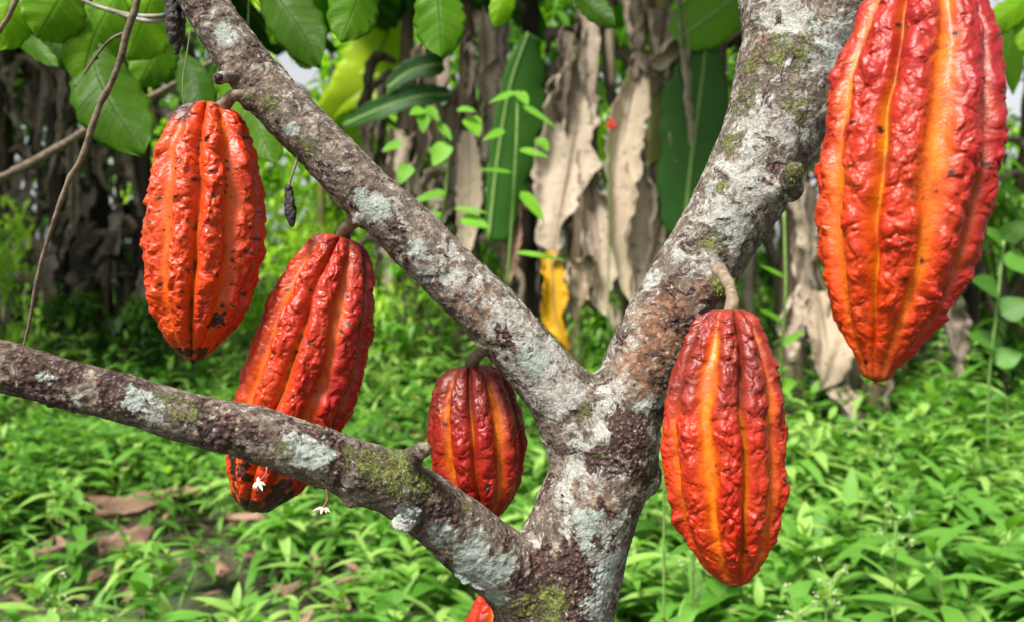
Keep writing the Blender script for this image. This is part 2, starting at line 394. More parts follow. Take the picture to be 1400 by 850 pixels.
def scatter(n_, d0, d1, half=.78):
    """positions in a fan around the view, also wider than the frame"""
    d = np.sqrt(RNG.uniform(d0 * d0, d1 * d1, n_)); x = RNG.uniform(-half, half, n_) * d
    return x, d
def groundcover():
    LV = []; ST = []
    for (n_, d0, d1, ll, lw, hh, K) in ((560, 1.25, 3.0, .125, .040, .23, 6), (1700, 3.0, 7.0, .15, .048, .33, 5), (4200, 7.0, 17.0, .22, .07, .52, 4), (1200, .75, 1.4, .06, .02, .09, 3)):
        x, y = scatter(n_, d0, d1); 
        pn = fbm(np.stack([x * 2.6, y * 2.6, 0 * x + 4], 1), 31, 3); ph_ = fbm(np.stack([x * 1.7, y * 1.7, 0 * x + 9], 1), 33, 2)
        keep = (RNG.random(n_) > bare(x, y) * .9) & (RNG.random(n_) < .75 + 1.4 * pn); x, y = x[keep], y[keep]; ph_ = ph_[keep]; n_ = len(x)
        right = sst(-.2, .6, x / y)
        hs_ = hh * RNG.uniform(.5, 1.3, n_) * (1 + .7 * ph_) * (.8 + .35 * right) * (1 + .55 * sst(4, 5.5, y))
        sz = .8 + .45 * right * (y < 4) + 0 * x
        tn = tonef(x, y) + RNG.normal(0, .14, n_) + .12 * (y > 6) + .45 * np.exp(-((x / y + .62) / .09) ** 2) * (y > 4.5) + .3 * np.exp(-((x / y + .22) / .12) ** 2) * (y > 4.5)  # raised tone paints sunlit grass into the far left and gap strips
        la, sa = plants(x, y, hs_, ll * RNG.uniform(.7, 1.3, n_) * sz, lw * RNG.uniform(.7, 1.35, n_) * sz, tn, K)
        LV.append(leaves(*la, ns=6 if d0 < 3 else 4)); ST.append(rods(*sa))
    # a second, broad leaved species
    x, y = scatter(700, 1.3, 7.0); n_ = len(x); k_ = bare(x, y) < .4; x, y = x[k_], y[k_]; n_ = len(x)
    la, sa = plants(x, y, RNG.uniform(.12, .36, n_), RNG.uniform(.07, .13, n_) * (1 + .07 * y), RNG.uniform(.045, .075, n_) * (1 + .07 * y), RNG.uniform(.05, .6, n_), 3, .25)
    LV.append(leaves(*la, ns=6, shape='ovate')); ST.append(rods(*sa))
    # low small leaves near the soil
    x, y = scatter(9000, 1.0, 9.0); n_ = len(x); az = RNG.random(n_) * 6.28; el = RNG.uniform(-.1, .9, n_)
    b0 = np.stack([x, y, gz(x, y) + RNG.uniform(.0, .09, n_)], 1); D = np.stack([np.cos(az) * np.cos(el), np.sin(az) * np.cos(el), np.sin(el)], 1)
    s = RNG.uniform(.02, .055, n_) * (1 + .10 * y)
    LV.append(leaves(b0, D, np.tile([0, 0, 1.], (n_, 1)), s, s * .45, RNG.uniform(.1, .4, n_), RNG.uniform(.1, .4, n_), np.clip(tonef(x, y) + RNG.normal(-.05, .15, n_), 0, 1), ns=4))
    # grass blades
    x, y = scatter(5000, 1.3, 9.0); n_ = len(x); az = RNG.random(n_) * 6.28; el = RNG.uniform(.7, 1.4, n_)
    D = np.stack([np.cos(az) * np.cos(el), np.sin(az) * np.cos(el), np.sin(el)], 1); b0 = np.stack([x, y, gz(x, y)], 1)
    LV.append(leaves(b0, D, np.tile([0, 0, 1.], (n_, 1)), RNG.uniform(.1, .3, n_), RNG.uniform(.004, .008, n_), RNG.uniform(.1, .7, n_), np.full(n_, .2), np.clip(tonef(x, y) + .1, 0, 1), ns=5))
    o = 0; V = []; F = []; A = []
    for v, f, a_ in LV: V.append(v); F.append(f + o); A.append(a_); o += len(v)
    c = mk('ground_cover', np.vstack(V), np.vstack(F), M['weed'], attrs={'lf': np.vstack(A)})
    tag(c, 'dense low green herbs and grass covering the plantation floor', 'undergrowth', kind='stuff')
    v, f = join(ST); s_ = mk('ground_cover_stems', v, f, M['weedstem']); tag(s_, 'thin upright stems of the low herbs on the plantation floor', 'undergrowth', kind='stuff')
groundcover()
x, y = scatter(3800, 1.1, 8.0); n_ = len(x); az = RNG.random(n_) * 6.28; el = RNG.normal(.1, .35, n_)
D = np.stack([np.cos(az) * np.cos(el), np.sin(az) * np.cos(el), np.sin(el)], 1); s = RNG.uniform(.03, .10, n_)
v, f, a_ = leaves(np.stack([x, y, gz(x, y) + RNG.uniform(.01, .12, n_) * (RNG.random(n_) < .4) + .012], 1), D, np.tile([0, 0, 1.], (n_, 1)), s, s * RNG.uniform(.25, .5, n_), RNG.uniform(-.3, .5, n_), RNG.uniform(-.3, .9, n_), RNG.random(n_), ns=5)
tag(mk('leaf_litter', v, f, M['litter'], attrs={'lf': a_}), 'scattered small brown dead leaves and scraps on the soil among the herbs', 'leaf litter', kind='stuff')

# nearest taller herbs, each its own thing
def weed_proto(k):
    r = thing('leafy_weed', (0, 0, 0), 'leafy green weed with narrow pointed leaves rising from the ground cover', 'weed', 'leafy weeds rising from the ground cover')
    ns_ = 2 + k % 2
    x = RNG.normal(0, .03, ns_); y = RNG.normal(0, .03, ns_); h = RNG.uniform(.24, .40, ns_)
    la, sa = plants(x, y, h, RNG.uniform(.12, .17, ns_), RNG.uniform(.034, .052, ns_), RNG.uniform(.5, 1.0, ns_), 7, .15)
    la = list(la); la[0] = la[0] - [0, 0, 1] * gz(0, 0) if False else la[0]
    v, f, a_ = leaves(*la, ns=8); mk('foliage', v, f, M['weed'], r, {'lf': a_})
    v, f = rods(*sa); mk('stem', v, f, M['weedstem'], r); return r
protos = [weed_proto(k) for k in range(6)]
def copy_tree(o, parent=None):
    c = o.copy(); C.objects.link(c)
    if parent is not None: c.parent = parent
    for ch in list(o.children):
        copy_tree(ch, c)
    return c
spots = []
tries = 0
while len(spots) < 96 and tries < 6000:
    tries += 1
    d = math.sqrt(random.uniform(1.25 ** 2, 3.6 ** 2)); x = random.uniform(-.66, .70) * d
    if random.random() < .9 * float(bare(np.array([x]), np.array([d]))[0]): continue
    if x < -.1 * d and random.random() < .45: continue
    if all((x - a_) ** 2 + (d - b_) ** 2 > .13 ** 2 for a_, b_ in spots): spots.append((x, d))
for i, (x, y) in enumerate(spots):
    o = protos[i] if i < 6 else copy_tree(protos[i % 6])
    o.location = (x, y, float(gz(x, y)) - .02); o.rotation_euler = (0, 0, random.uniform(0, 6.28)); s = random.uniform(.7, 1.05) * (1.0 if x > 0 else .8); o.scale = (s, s, s)

# flowering weeds
def flowering(px, py, d, h, label):
    top = W(px, py, d); x, y = top[0], top[1]; h = max(top[2], .15)
    r = thing('flowering_weed', (x, y, 0), label, 'weed', 'weeds with pale flower heads')
    n1 = np.array([x]); la, sa = plants(n1, np.array([y]), np.array([h * .86]), np.array([.10]), np.array([.028]), np.array([.8]), 6, .02)
    v, f, a_ = leaves(*la, ns=8); mk('foliage', v, f, M['weed'], r, {'lf': a_})
    parts = [tube([[x, y, 0, .003], [x + .004, y, h * .5, .0025], [x, y, h * .95, .0018]], 10, 6)]
    tips = []
    for q in range(7):
        az = q * 2.4; l_ = random.uniform(.012, .032); p0 = np.array([x, y, h * (.84 + .02 * q)]); p1 = p0 + np.array([math.cos(az) * l_, math.sin(az) * l_, l_ * .9])
        parts.append(tube([[*p0, .0012], [*((p0 + p1) / 2 + [0, 0, -.002]), .001], [*p1, .0009]], 5, 5)); tips.append(p1)
    v, f = join(parts); mk('stem', v, f, M['greenstem'], r)
    for p in tips:
        bl = []
        for q in range(6):
            c = p + RNG.normal(0, .0026, 3); rr = random.uniform(.0014, .0023)
            bl.append(tube([[*(c - [0, 0, rr]), rr * .35], [*(c - [0, 0, rr * .2]), rr], [*(c + [0, 0, rr * .5]), rr * .9], [*(c + [0, 0, rr]), rr * .4]], 6, 7))
        v, f = join(bl); mk('flower_head', v, f, M['bud'], r)
for a_ in ((1130, 768, 1.35, .3, 'pale budded weed nearest the camera at the lower right below the big pod'),
           (908, 500, 1.15, .5, 'pale budded weed showing between the trunk and the right central pod'),
           (1213, 598, 2.3, .3, 'pale budded weed in front of the dry banana stump'),
           (948, 716, 1.25, .4, 'pale budded weed just below the left edge of the central right pod'),
           (1225, 690, 1.5, .3, 'pale budded weed in the thick growth under the biggest pod'),
           (1090, 815, 1.3, .3, 'pale budded weed right of the tip of the central right pod'),
           (80, 800, 1.5, .3, 'pale budded weed in the lower left corner'),):
    flowering(*a_)

# dead leaves on the ground
def litter_leaf(px, py, wpx, lpx, ang, label=None):
    """px,py = pixel of its place on the ground"""
    vz = FW + (px - 700) / FPX * RT + (425 - py) / FPX * UP; d = (CAM[2] - .07) / -vz[2]; p = CAM + vz * d
    L = lpx / FPX * d; Wd = wpx / FPX * d * .75
    ns, nv = 16, 9; t = np.linspace(0, 1, ns); u = np.linspace(-1, 1, nv); Tt, U = np.meshgrid(t, u, indexing='ij')
    pr = np.maximum(np.sin(np.pi * Tt ** .8) ** .7, .03)
    lx = (Tt - .5) * L; ly = U * .5 * Wd * pr * 1.3
    q = np.stack([lx, ly, 0 * lx], -1).reshape(-1, 3)
    zz = .55 * Wd * (U.ravel() ** 2) * random.choice([1, 1, -.7]) + random.uniform(-.12, .3) * L * (Tt.ravel() - .5) ** 2 * 2 + .22 * Wd * fbm(q * 30 + px, 3, 3) + random.uniform(-.35, .35) * ly.ravel() + .035
    ca, sa = math.cos(ang), math.sin(ang); X = q[:, 0] * ca - q[:, 1] * sa; Y = (q[:, 0] * sa + q[:, 1] * ca)
    V = np.stack([p[0] + X, p[1] + Y, p[2] + zz], 1)
    at = np.stack([(U.ravel() + 1) / 2, Tt.ravel(), np.full(q.shape[0], random.random())], 1)
    r = mk('fallen_leaf', V - [p[0], p[1], p[2]], grid_faces(ns, nv), M['litter'], attrs={'lf': at}); r.location = [float(v_) for v_ in p]
    so = r.modifiers.new('thick', 'SOLIDIFY'); so.thickness = .0012
    tag(r, label or 'curled brown fallen leaf lying among low green weeds at left', 'fallen leaf', 'brown fallen leaves on the ground')
for a_ in ((185, 715, 44, 105, .9, 'long curled brown dead leaf standing out in the clear patch at lower left'), (88, 662, 40, 64, .2, 'flat reddish brown fallen leaf farthest back in the clear patch at left'), (345, 712, 34, 90, .1, 'pale brown fallen leaf under the tip of the second pod'), (175, 765, 36, 90, 1.2, 'upright shaded brown leaf at the bottom of the clear patch')):
    litter_leaf(*a_)
for i in range(34):
    litter_leaf(random.uniform(-40, 480), random.uniform(590, 840), random.uniform(14, 32), random.uniform(35, 70), random.uniform(0, 3.1))

# ------------------------------------------------------------------ forest behind
GAPS = ((405, 95, 34), (310, 140, 12), (1388, 15, 55), (1385, 115, 45), (330, 10, 18), (440, 60, 16))
def in_gap(p):
    rel = p - CAM; dd = rel @ FW; gx = 700 + rel @ RT / dd * FPX; gy = 425 - rel @ UP / dd * FPX; g = np.zeros(len(p), bool)
    for a_, b_, c_ in GAPS: g |= np.hypot(gx - a_, gy - b_) < c_
    return g
def foliage_cloud(cx, cy, cz, rx, ry, rz, n_, size, tone, name, parent=None, mat='forest'):
    p = RNG.normal(0, 1, (n_, 3)); p = nrm(p) * (RNG.random(n_) ** .4)[:, None]; p = p * [rx, ry, rz] 
    # clump: pull towards random clump centres
    k = max(8, n_ // 90); cc = nrm(RNG.normal(0, 1, (k, 3))) * (RNG.uniform(.45, 1, k))[:, None] * [rx, ry, rz]
    idx = RNG.integers(0, k, n_); ck = RNG.random(k)
    p = cc[idx] + RNG.normal(0, .17, (n_, 3)) * [rx, ry, rz]
    p = p + [cx, cy, cz]; p[:, 2] = np.maximum(p[:, 2], .1)
    g = ~in_gap(p); p = p[g]; idx = idx[g]; n_ = len(p)
    az = RNG.random(n_) * 6.28; el = RNG.uniform(-.9, .5, n_); D = np.stack([np.cos(az) * np.cos(el), np.sin(az) * np.cos(el), np.sin(el)], 1)
    s = size * RNG.uniform(.6, 1.4, n_); tn = np.clip(tone + (ck[idx] - .5) * .5 + RNG.normal(0, .1, n_), 0, 1)
    v, f, a_ = leaves(p, D, np.tile([0, 0, 1.], (n_, 1)), s, s * .42, RNG.uniform(.1, .5, n_), RNG.uniform(0, .3, n_), tn, ns=4, shape='ovate')
    return mk(name, v, f, M[mat], parent, {'lf': a_})
def tree(px, d, h, r, size, tone, label, n_=1800, cz=None, rz=None, group='trees standing behind the plantation', cat='tree', trunk=.1):
    b = W(px, 360, d); x, y = b[0], d
    t = thing('forest_tree' if cat == 'tree' else 'bush', (x, y, 0), label, cat, group)
    cz = cz if cz is not None else h * .62; rz = rz or h * .42
    lim = [tube([[x, y, -.1, trunk * 1.4], [x + .05 * r, y, h * .3, trunk], [x - .06 * r, y, cz + rz * .5, trunk * .35]], 14, 8, .25, 3)]
    for q in range(5):
        az = q * 1.3 + px; e_ = np.array([x + math.cos(az) * r * .6, y + math.sin(az) * r * .6, cz + rz * .35 * math.sin(q)])
        lim.append(tube([[x, y, max(h * .15, cz - rz * .6), trunk * .5], [*((e_ + [x, y, cz]) / 2), trunk * .3], [*e_, trunk * .12]], 8, 6))
    v, f = join(lim); mk('trunk', v, f, M['fbark'], t)
    foliage_cloud(x, y, cz, r, r, rz, n_, size, tone, 'crown', t)
G1 = 'trees standing behind the plantation'; G2 = 'bushes behind the weeds'
for a_ in ((-60, 11, 6.5, 2.6, .26, .25, 'dark broad leaved tree behind the dry banana clump at the left edge'),
           (120, 12, 7, 2.5, .26, .2, 'dark tree directly behind the left clump of dead banana leaves'),
           (270, 10, 6.0, 1.3, .20, .7, 'mid green tree behind the leftmost pod'),
           (640, 11, 7, 2.5, .26, .45, 'green tree behind the middle of the dry banana row'),
           (900, 11, 7, 2.6, .26, .4, 'green tree behind the hanging dry leaves left of the right limb'),
           (1150, 12, 7, 2.6, .26, .35, 'green tree behind the right limb and the biggest pod'),
           (1480, 10, 5.2, 2.0, .22, .55, 'green tree at the right edge beyond the biggest pod')):
    tree(*a_)
tree(465, 9.0, 4.2, 1.25, .15, .98, 'bright yellow green tree tinted to glow between the left limb and the banana row', 1900)  # high tone paints the backlit glow into the leaf colour
tree(400, 8.0, 1.9, .95, .10, .98, 'light green bush between the two left pods', 1800, 1.0, .75, G2, 'bush', .03)
tree(560, 8.2, 1.7, .8, .10, .9, 'light green bush behind the twin grey green banana leaves', 1300, .8, .7, G2, 'bush', .03)
tree(-5, 5.2, 1.5, .36, .08, .98, 'light green bush tinted to look sunlit left of the dry banana clump', 900, .85, .62, G2, 'bush', .02)  # high tone stands for sunlight on this bush
tree(1370, 5.2, 1.9, .6, .15, .6, 'green broad leaved bush right of the biggest pod', 800, 1.15, .7, G2, 'bush', .03)
tree(1290, 7.2, 1.6, .8, .13, .45, 'green bush just behind the right side of the biggest pod', 900, .85, .6, G2, 'bush', .03)
tree(620, 7.9, 3.0, .8, .11, .98, 'lime green shrub seen through the gaps of the dry banana row', 1500, 1.9, .9, G2, 'bush', .03)
tree(555, 5.7, 1.2, .42, .085, .85, 'low light green bush at the foot of the left end of the banana row', 700, .78, .38, G2, 'bush', .015)
tree(455, 6.2, 1.5, .5, .09, .9, 'low light green bush right of the second pod', 800, .95, .5, G2, 'bush', .015)
tree(835, 4.7, .9, .34, .07, .6, 'small green bush in the gap above the fork of the limbs', 500, .5, .3, G2, 'bush', .012)
tree(120, 5.6, 1.0, .55, .09, .35, 'low dark green bush at the foot of the dark left clump', 800, .55, .36, G2, 'bush', .015)
tree(235, 5.8, 1.0, .45, .09, .45, 'low green bush below the tip of the leftmost pod', 700, .6, .36, G2, 'bush', .015)
tree(850, 7.4, 3.0, .8, .11, .9, 'bright shrub showing between the hanging tan leaves', 1300, 1.9, .9, G2, 'bush', .03)
tree(700, 7.6, 1.5, .9, .12, .7, 'green bush low behind the fork of the cacao limbs', 1200, .7, .6, G2, 'bush', .03)
tree(1060, 7.6, 1.6, .8, .13, .55, 'green bush low behind the right limb', 900, .75, .6, G2, 'bush', .03)
# far wood reading as one mass
n_ = 17000
x = RNG.uniform(-19, 19, n_); y = RNG.uniform(13, 19, n_); z = RNG.random(n_) ** .8 * 8.5
p = np.stack([x, y, z], 1); p = p[~in_gap(p)]; n_ = len(p)
az = RNG.random(n_) * 6.28; el = RNG.uniform(-.9, .5, n_); D = np.stack([np.cos(az) * np.cos(el), np.sin(az) * np.cos(el), np.sin(el)], 1)
tn = np.clip(.42 + .5 * fbm(p * .5, 9, 3) + .35 * np.exp(-((p[:, 0] / p[:, 1] + .22) / .13) ** 2) - .25 * np.exp(-((p[:, 0] / p[:, 1] + .55) / .15) ** 2), 0, 1)
s = RNG.uniform(.25, .55, n_)
v, f, a_ = leaves(p, D, np.tile([0, 0, 1.], (n_, 1)), s, s * .45, RNG.uniform(.1, .5, n_), RNG.uniform(0, .3, n_), tn, ns=4, shape='ovate')
tag(mk('far_woods', v, f, M['forest'], attrs={'lf': a_}), 'far mass of mixed green forest foliage behind everything', 'forest', kind='stuff')

# ------------------------------------------------------------------ banana plants
def blade(P, wid, fold, crumple, seed, tone, ns=60, nv=15, ragged=.13, side0=None, freq=5.0, asym=1.0, shape='banana'):
    """P: world polyline of the midrib -> strip with thickness-ready grid"""
    S = spline(P, ns); T = nrm(np.gradient(S, axis=0))
    side0 = np.array([1.0, 0, 0]) if side0 is None else nrm(side0)
    Sd = nrm(side0[None] - T * (T @ side0)[:, None]); Nn = np.cross(Sd, T)
    t = np.linspace(0, 1, ns); u = np.linspace(-1, 1, nv); Tt, U = np.meshgrid(t, u, indexing='ij')
    pr = np.clip(np.sin(np.pi * np.clip(Tt * .9 + .06, 0, 1) ** (.8 if crumple > .12 else 1)) ** (.75 if crumple > .12 else .5), .04, 1)
    q = np.stack([Tt * 9, U * 1.5, 0 * U + seed * 3.7], -1).reshape(-1, 3)
    rg = 1 + ragged * vn(np.stack([Tt.ravel() * (16 + seed % 21), np.sign(U.ravel()), 0 * U.ravel() + seed], 1), seed).reshape(U.shape) * (abs(U) > .6)
    ww = .5 * wid * pr * rg
    ang = fold * abs(U) + 0; tw = (seed % 11 - 5) * .28 * min(1, crumple * 4) * (Tt - .3)
    Sa = Sd[:, None] * np.cos(tw)[..., None] + Nn[:, None] * np.sin(tw)[..., None]; Na = Nn[:, None] * np.cos(tw)[..., None] - Sd[:, None] * np.sin(tw)[..., None]
    pleat = crumple * .35 * ww * np.sin(U * (7 + seed % 5) + Tt * 3 + seed) * (crumple > .12)
    U = U * np.where(U < 0, asym, 1.0); X = U * ww * np.cos(ang); Z = -abs(U) * ww * np.sin(ang)
    V = S[:, None] + Sa * X[..., None] + Na * (Z + pleat)[..., None]
    Vr = V.reshape(-1, 3); au = (abs(U) ** .8).ravel()
    for k in range(3):
        Vr[:, k] += crumple * wid * au * (.6 * fbm(Vr * freq / max(wid, .05) * .25 + seed * 5 + k * 31, seed + k, 3) * 2)
    at = np.stack([(U.ravel() + 1) / 2, Tt.ravel(), np.full(U.size, tone)], 1)
    return Vr, grid_faces(ns, nv), at
def add_blade(name, parent, mat, P, wid, fold, crumple, seed, tone, **k):
    if mat == 'banana': k.setdefault('ragged', .10)
    v, f, a_ = blade(P, wid, fold, crumple, seed, tone, **k)
    o = mk(name, v, f, M[mat], parent, {'lf': a_}); so = o.modifiers.new('thick', 'SOLIDIFY'); so.thickness = .003
    r_ = .006 * wid / .2 if mat != 'banana' else .014
    tv, tf = tube([[*q, r_ * (1 - .7 * i / len(P))] for i, q in enumerate(P)], 24, 6)
    mk('midrib', tv, tf, M['greenstem'] if mat == 'banana' else M['stem'], o if False else parent)
    return o
BG = 'banana plants with dry hanging leaves'
def banana(px, d, label, r=.1, h=3.2, mat='pstem', dmat='dead', ndead=9, ngreen=4, drop=(.6, 1.3), zr=(1.2, 2.9), tone=(-.1, 1.0), wr=(.07, .19), lean=0, spread=.42, gt=(.1, .7)):
    b = W(px, 360, d); x, y = float(b[0]), float(d)
    t = thing('banana_plant', (x, y, 0), label, 'banana plant', BG)
    P = [[x, y, -.05, r * 1.25], [x + lean * .3, y, h * .35, r * 1.05], [x + lean * .7, y, h * .7, r * .85], [x + lean, y, h, r * .5]]
    v, f = tube(P, 40, 20, .22, 7, int(px) % 97); mk('pseudostem', v, f, M[mat], t)
    for k in range(ndead):
        az = random.uniform(0, 6.28); z0 = random.uniform(*zr); L = random.uniform(*drop); o_ = random.uniform(.12, spread)
        sx = x + lean * z0 / h; c = np.array([math.cos(az), math.sin(az), 0])
        z1 = max(z0 - L, random.uniform(.12, .3))
        pts = [[sx + c[0] * r, y + c[1] * r, z0], [sx + c[0] * (r + o_ * .7), y + c[1] * (r + o_ * .7), z0 + random.uniform(-.1, .1)],
               [sx + c[0] * (r + o_), y + c[1] * (r + o_), z0 * .6 + z1 * .4], [sx + c[0] * (r + o_ * .8) + random.uniform(-.12, .12), y + c[1] * (r + o_ * .8), z1]]
        side = np.array([-c[1], c[0], 0]) + RNG.normal(0, .3, 3)
        add_blade('dead_leaf', t, dmat, pts, random.uniform(*wr), random.uniform(.6, 1.35), random.uniform(.25, .5), random.randint(0, 900), random.uniform(*tone), side0=side)
    for k in range(ngreen):
        az = k * 6.28 / max(ngreen, 1) + px; L = random.uniform(1.2, 1.9); c = np.array([math.cos(az), math.sin(az) , 0]); s0 = np.array([x + lean, y, h * .95])
        pts = [s0, s0 + c * .25 * L + [0, 0, .35 * L], s0 + c * .7 * L + [0, 0, .42 * L], s0 + c * 1.1 * L + [0, 0, .1 * L]]
        add_blade('leaf', t, 'banana', pts, .5, .35, .05, random.randint(0, 900), random.uniform(*gt), side0=np.cross(c, [0, 0, 1]), nv=9)
    return t
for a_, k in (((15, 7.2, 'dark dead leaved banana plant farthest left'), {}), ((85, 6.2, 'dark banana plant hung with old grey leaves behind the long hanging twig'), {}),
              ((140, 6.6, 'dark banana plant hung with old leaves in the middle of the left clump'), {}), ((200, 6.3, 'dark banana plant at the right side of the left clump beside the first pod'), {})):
    banana(*a_, mat='pstem_shaded', dmat='dead_shaded', ndead=30, ngreen=5, r=.075, h=3.0, zr=(.8, 2.9), drop=(.4, 1.0), wr=(.08, .2), tone=(-.3, 1.5), gt=(0, .3), spread=.45)  # dark materials carry this clump's canopy shade
bp = {}
bp[560] = banana(560, 6.6, 'banana plant at the left end of the middle row behind the sapling', ndead=18, dmat='dead', tone=(-.2, .8), zr=(1.0, 2.8))
bp[640] = banana(640, 6.2, 'banana plant with pale brown trunk behind the leafy sapling', ndead=18, tone=(-.2, .9), zr=(1.2, 2.9), r=.085)
bp[730] = banana(725, 6.0, 'banana plant with dark trunk beside the tall split green leaf', ndead=12, mat='pstem_shaded', dmat='dead_shaded', tone=(.3, 1), zr=(1.2, 2.9))
bp[800] = banana(800, 5.6, 'banana plant with a yellow dying leaf hanging in front', ndead=13, tone=(-.2, .8), zr=(1.3, 2.9), r=.085)
bp[895] = banana(898, 5.2, 'banana plant with yellow green trunk and big tan leaf hanging', ndead=5, mat='pstem_green', tone=(.1, .8), zr=(1.5, 2.9), r=.075)
bp[985] = banana(975, 5.8, 'banana plant with broad dark green leaf beside the right limb', ndead=11, tone=(-.2, .8), zr=(1.1, 2.8))
bp[1180] = banana(1180, 4.5, 'banana plant with thick brown base below the tip of the biggest pod', ndead=9, r=.13, h=2.8, tone=(.3, .9), zr=(1.0, 1.9), drop=(.5, 1.0), spread=.3)
bp[1090] = banana(1085, 5.3, 'banana plant with pale rolled leaves behind the right limb', ndead=12, tone=(.4, 1), zr=(.9, 2.0), r=.09)
bp[1300] = banana(1315, 5.8, 'banana plant mostly hidden behind the biggest pod', ndead=8, dmat='dead_shaded', tone=(.4, 1), mat='pstem_shaded', zr=(.7, 2.0))
bp[1390] = banana(1405, 6.2, 'banana plant with dry leaves at the right edge', ndead=9, tone=(.1, .5), zr=(1.2, 2.4))
def petiole(key, rows, mat='dead_tan'):
    v, f = tube(PX(rows), 24, 8, .2, 12, 3); mk('petiole', v, f, M['pstem_green' if mat == 'g' else 'stem'], bp[key])
petiole(800, [(806, -60, 5.4, 11), (803, 20, 5.25, 9), (797, 100, 5.15, 6)])
petiole(800, [(830, -60, 5.3, 8), (833, 30, 5.25, 7), (836, 120, 5.2, 6)])
petiole(895, [(893, -60, 5.2, 10), (880, 40, 5.0, 8), (870, 110, 4.94, 5)])
petiole(985, [(925, 100, 5.0, 5), (923, 160, 4.95, 5), (926, 220, 4.92, 4)])
def hang(key, rows, wpx, mat='dead', fold=.9, crumple=.25, tone=.8, seed=1, name='dead_leaf', side0=None, **k):
    P = [W(*q) for q in rows]; d = rows[0][2]
    return add_blade(name, bp[key], mat, P, rpx(wpx, d), fold, crumple, seed, tone, side0=side0, **k)
hang(800, [(796, 95, 5.15), (785, 180, 5.1), (770, 270, 5.05), (750, 372, 5.0)], 84, 'dead', .5, .22, .7, 11)
hang(800, [(752, 345, 4.98), (757, 385, 4.96), (760, 430, 4.96), (778, 480, 4.97)], 40, 'dead_yellow', .5, .2, .5, 12, 'yellow_leaf_tip', ragged=.12)
hang(800, [(775, 350, 5.02), (795, 380, 5.0), (790, 430, 5.0)], 50, 'dead_tan', .8, .5, .3, 13)
hang(800, [(800, 200, 5.1), (815, 300, 5.05), (825, 380, 5.0), (838, 470, 5.0)], 60, 'dead', .8, .3, .75, 14)
hang(895, [(872, 95, 4.95), (858, 160, 4.93), (848, 230, 4.9), (847, 310, 4.9), (868, 418, 4.9)], 66, 'dead_tan', .7, .14, .9, 15)
hang(895, [(870, 180, 4.98), (872, 300, 4.95), (880, 400, 4.95), (870, 470, 4.95)], 64, 'dead', .8, .25, .85, 16)
hang(895, [(925, 60, 5.0), (925, 150, 4.95), (920, 220, 4.92), (945, 260, 4.9)], 66, 'dead', .9, .3, .95, 17)
hang(895, [(930, 190, 4.95), (915, 260, 4.92), (900, 320, 4.9), (890, 380, 4.9)], 46, 'dead', .9, .4, .9, 18)
hang(985, [(1015, 25, 5.0), (975, 50, 4.9), (930, 45, 4.85), (890, 85, 4.85)], 66, 'dead', .9, .35, 1.0, 19)
hang(985, [(910, 20, 5.0), (905, 60, 4.95), (912, 100, 4.9)], 70, 'dead', .9, .4, .95, 20)
hang(895, [(900, 400, 5.0), (925, 330, 5.0), (940, 250, 5.0), (950, 180, 5.05)], 44, 'dead', .7, .3, .7, 21)
hang(985, [(935, 320, 4.75), (945, 220, 4.75), (957, 130, 4.75), (965, 60, 4.75)], 96, 'banana', .2, .05, .38, 22, 'leaf')
hang(985, [(925, 55, 4.7), (960, 30, 4.7), (1000, 0, 4.7), (1060, -50, 4.7)], 80, 'banana', .2, .05, .74, 23, 'leaf')
hang(730, [(668, 330, 5.2), (680, 220, 5.2), (697, 120, 5.2), (722, 45, 5.2)], 120, 'banana', .15, .05, .42, 24, 'leaf', side0=(1, .2, -.2), asym=.22)
hang(560, [(470, 172, 5.4), (520, 150, 5.3), (575, 132, 5.3), (615, 130, 5.4)], 36, 'banana', .3, .05, .12, 25, 'leaf', side0=(.2, .3, 1))
hang(560, [(530, 122, 5.3), (560, 100, 5.3), (590, 90, 5.3), (606, 88, 5.4)], 36, 'banana', .3, .05, .10, 26, 'leaf', side0=(.2, .3, 1))
for q, (a1, b1, a2, b2, w_, tn) in enumerate(((590, 40, 560, 260, 40, .6), (620, 120, 600, 330, 36, .4), (660, 20, 655, 220, 42, .7), (575, 30, 605, 200, 50, .9), (690, 10, 665, 150, 36, .8), (545, 180, 530, 340, 40, .5))):
    hang(640 if a1 > 600 else 560, [(a1, b1, 5.7), ((a1 + a2) / 2 + 8, (b1 + b2) / 2, 5.6), (a2, b2, 5.6)], w_, 'dead', .9, .4, tn, 30 + q)
hang(640, [(640, 180, 5.5), (642, 260, 5.5), (636, 350, 5.5)], 36, 'dead_tan', .3, .05, .8, 40, 'leaf_sheath')
hang(730, [(705, 250, 5.3), (700, 330, 5.3), (690, 400, 5.3)], 26, 'litter', .5, .2, .5, 41)
hang(1090, [(1105, 250, 4.6), (1100, 330, 4.6), (1090, 400, 4.6), (1082, 450, 4.6)], 46, 'dead', .8, .25, .9, 50)
hang(1090, [(1085, 400, 4.5), (1078, 440, 4.5), (1072, 500, 4.5)], 42, 'dead', .8, .3, .9, 51)
hang(1180, [(1118, 400, 4.3), (1128, 450, 4.25), (1130, 490, 4.2), (1118, 535, 4.2)], 74, 'dead_tan', .4, .15, .45, 52)
hang(1180, [(1145, 530, 4.2), (1158, 560, 4.15), (1160, 600, 4.1)], 50, 'dead', .6, .35, .7, 53)
hang(1180, [(1290, 400, 4.4), (1300, 450, 4.4), (1305, 520, 4.4)], 44, 'dead', .8, .35, .3, 54)
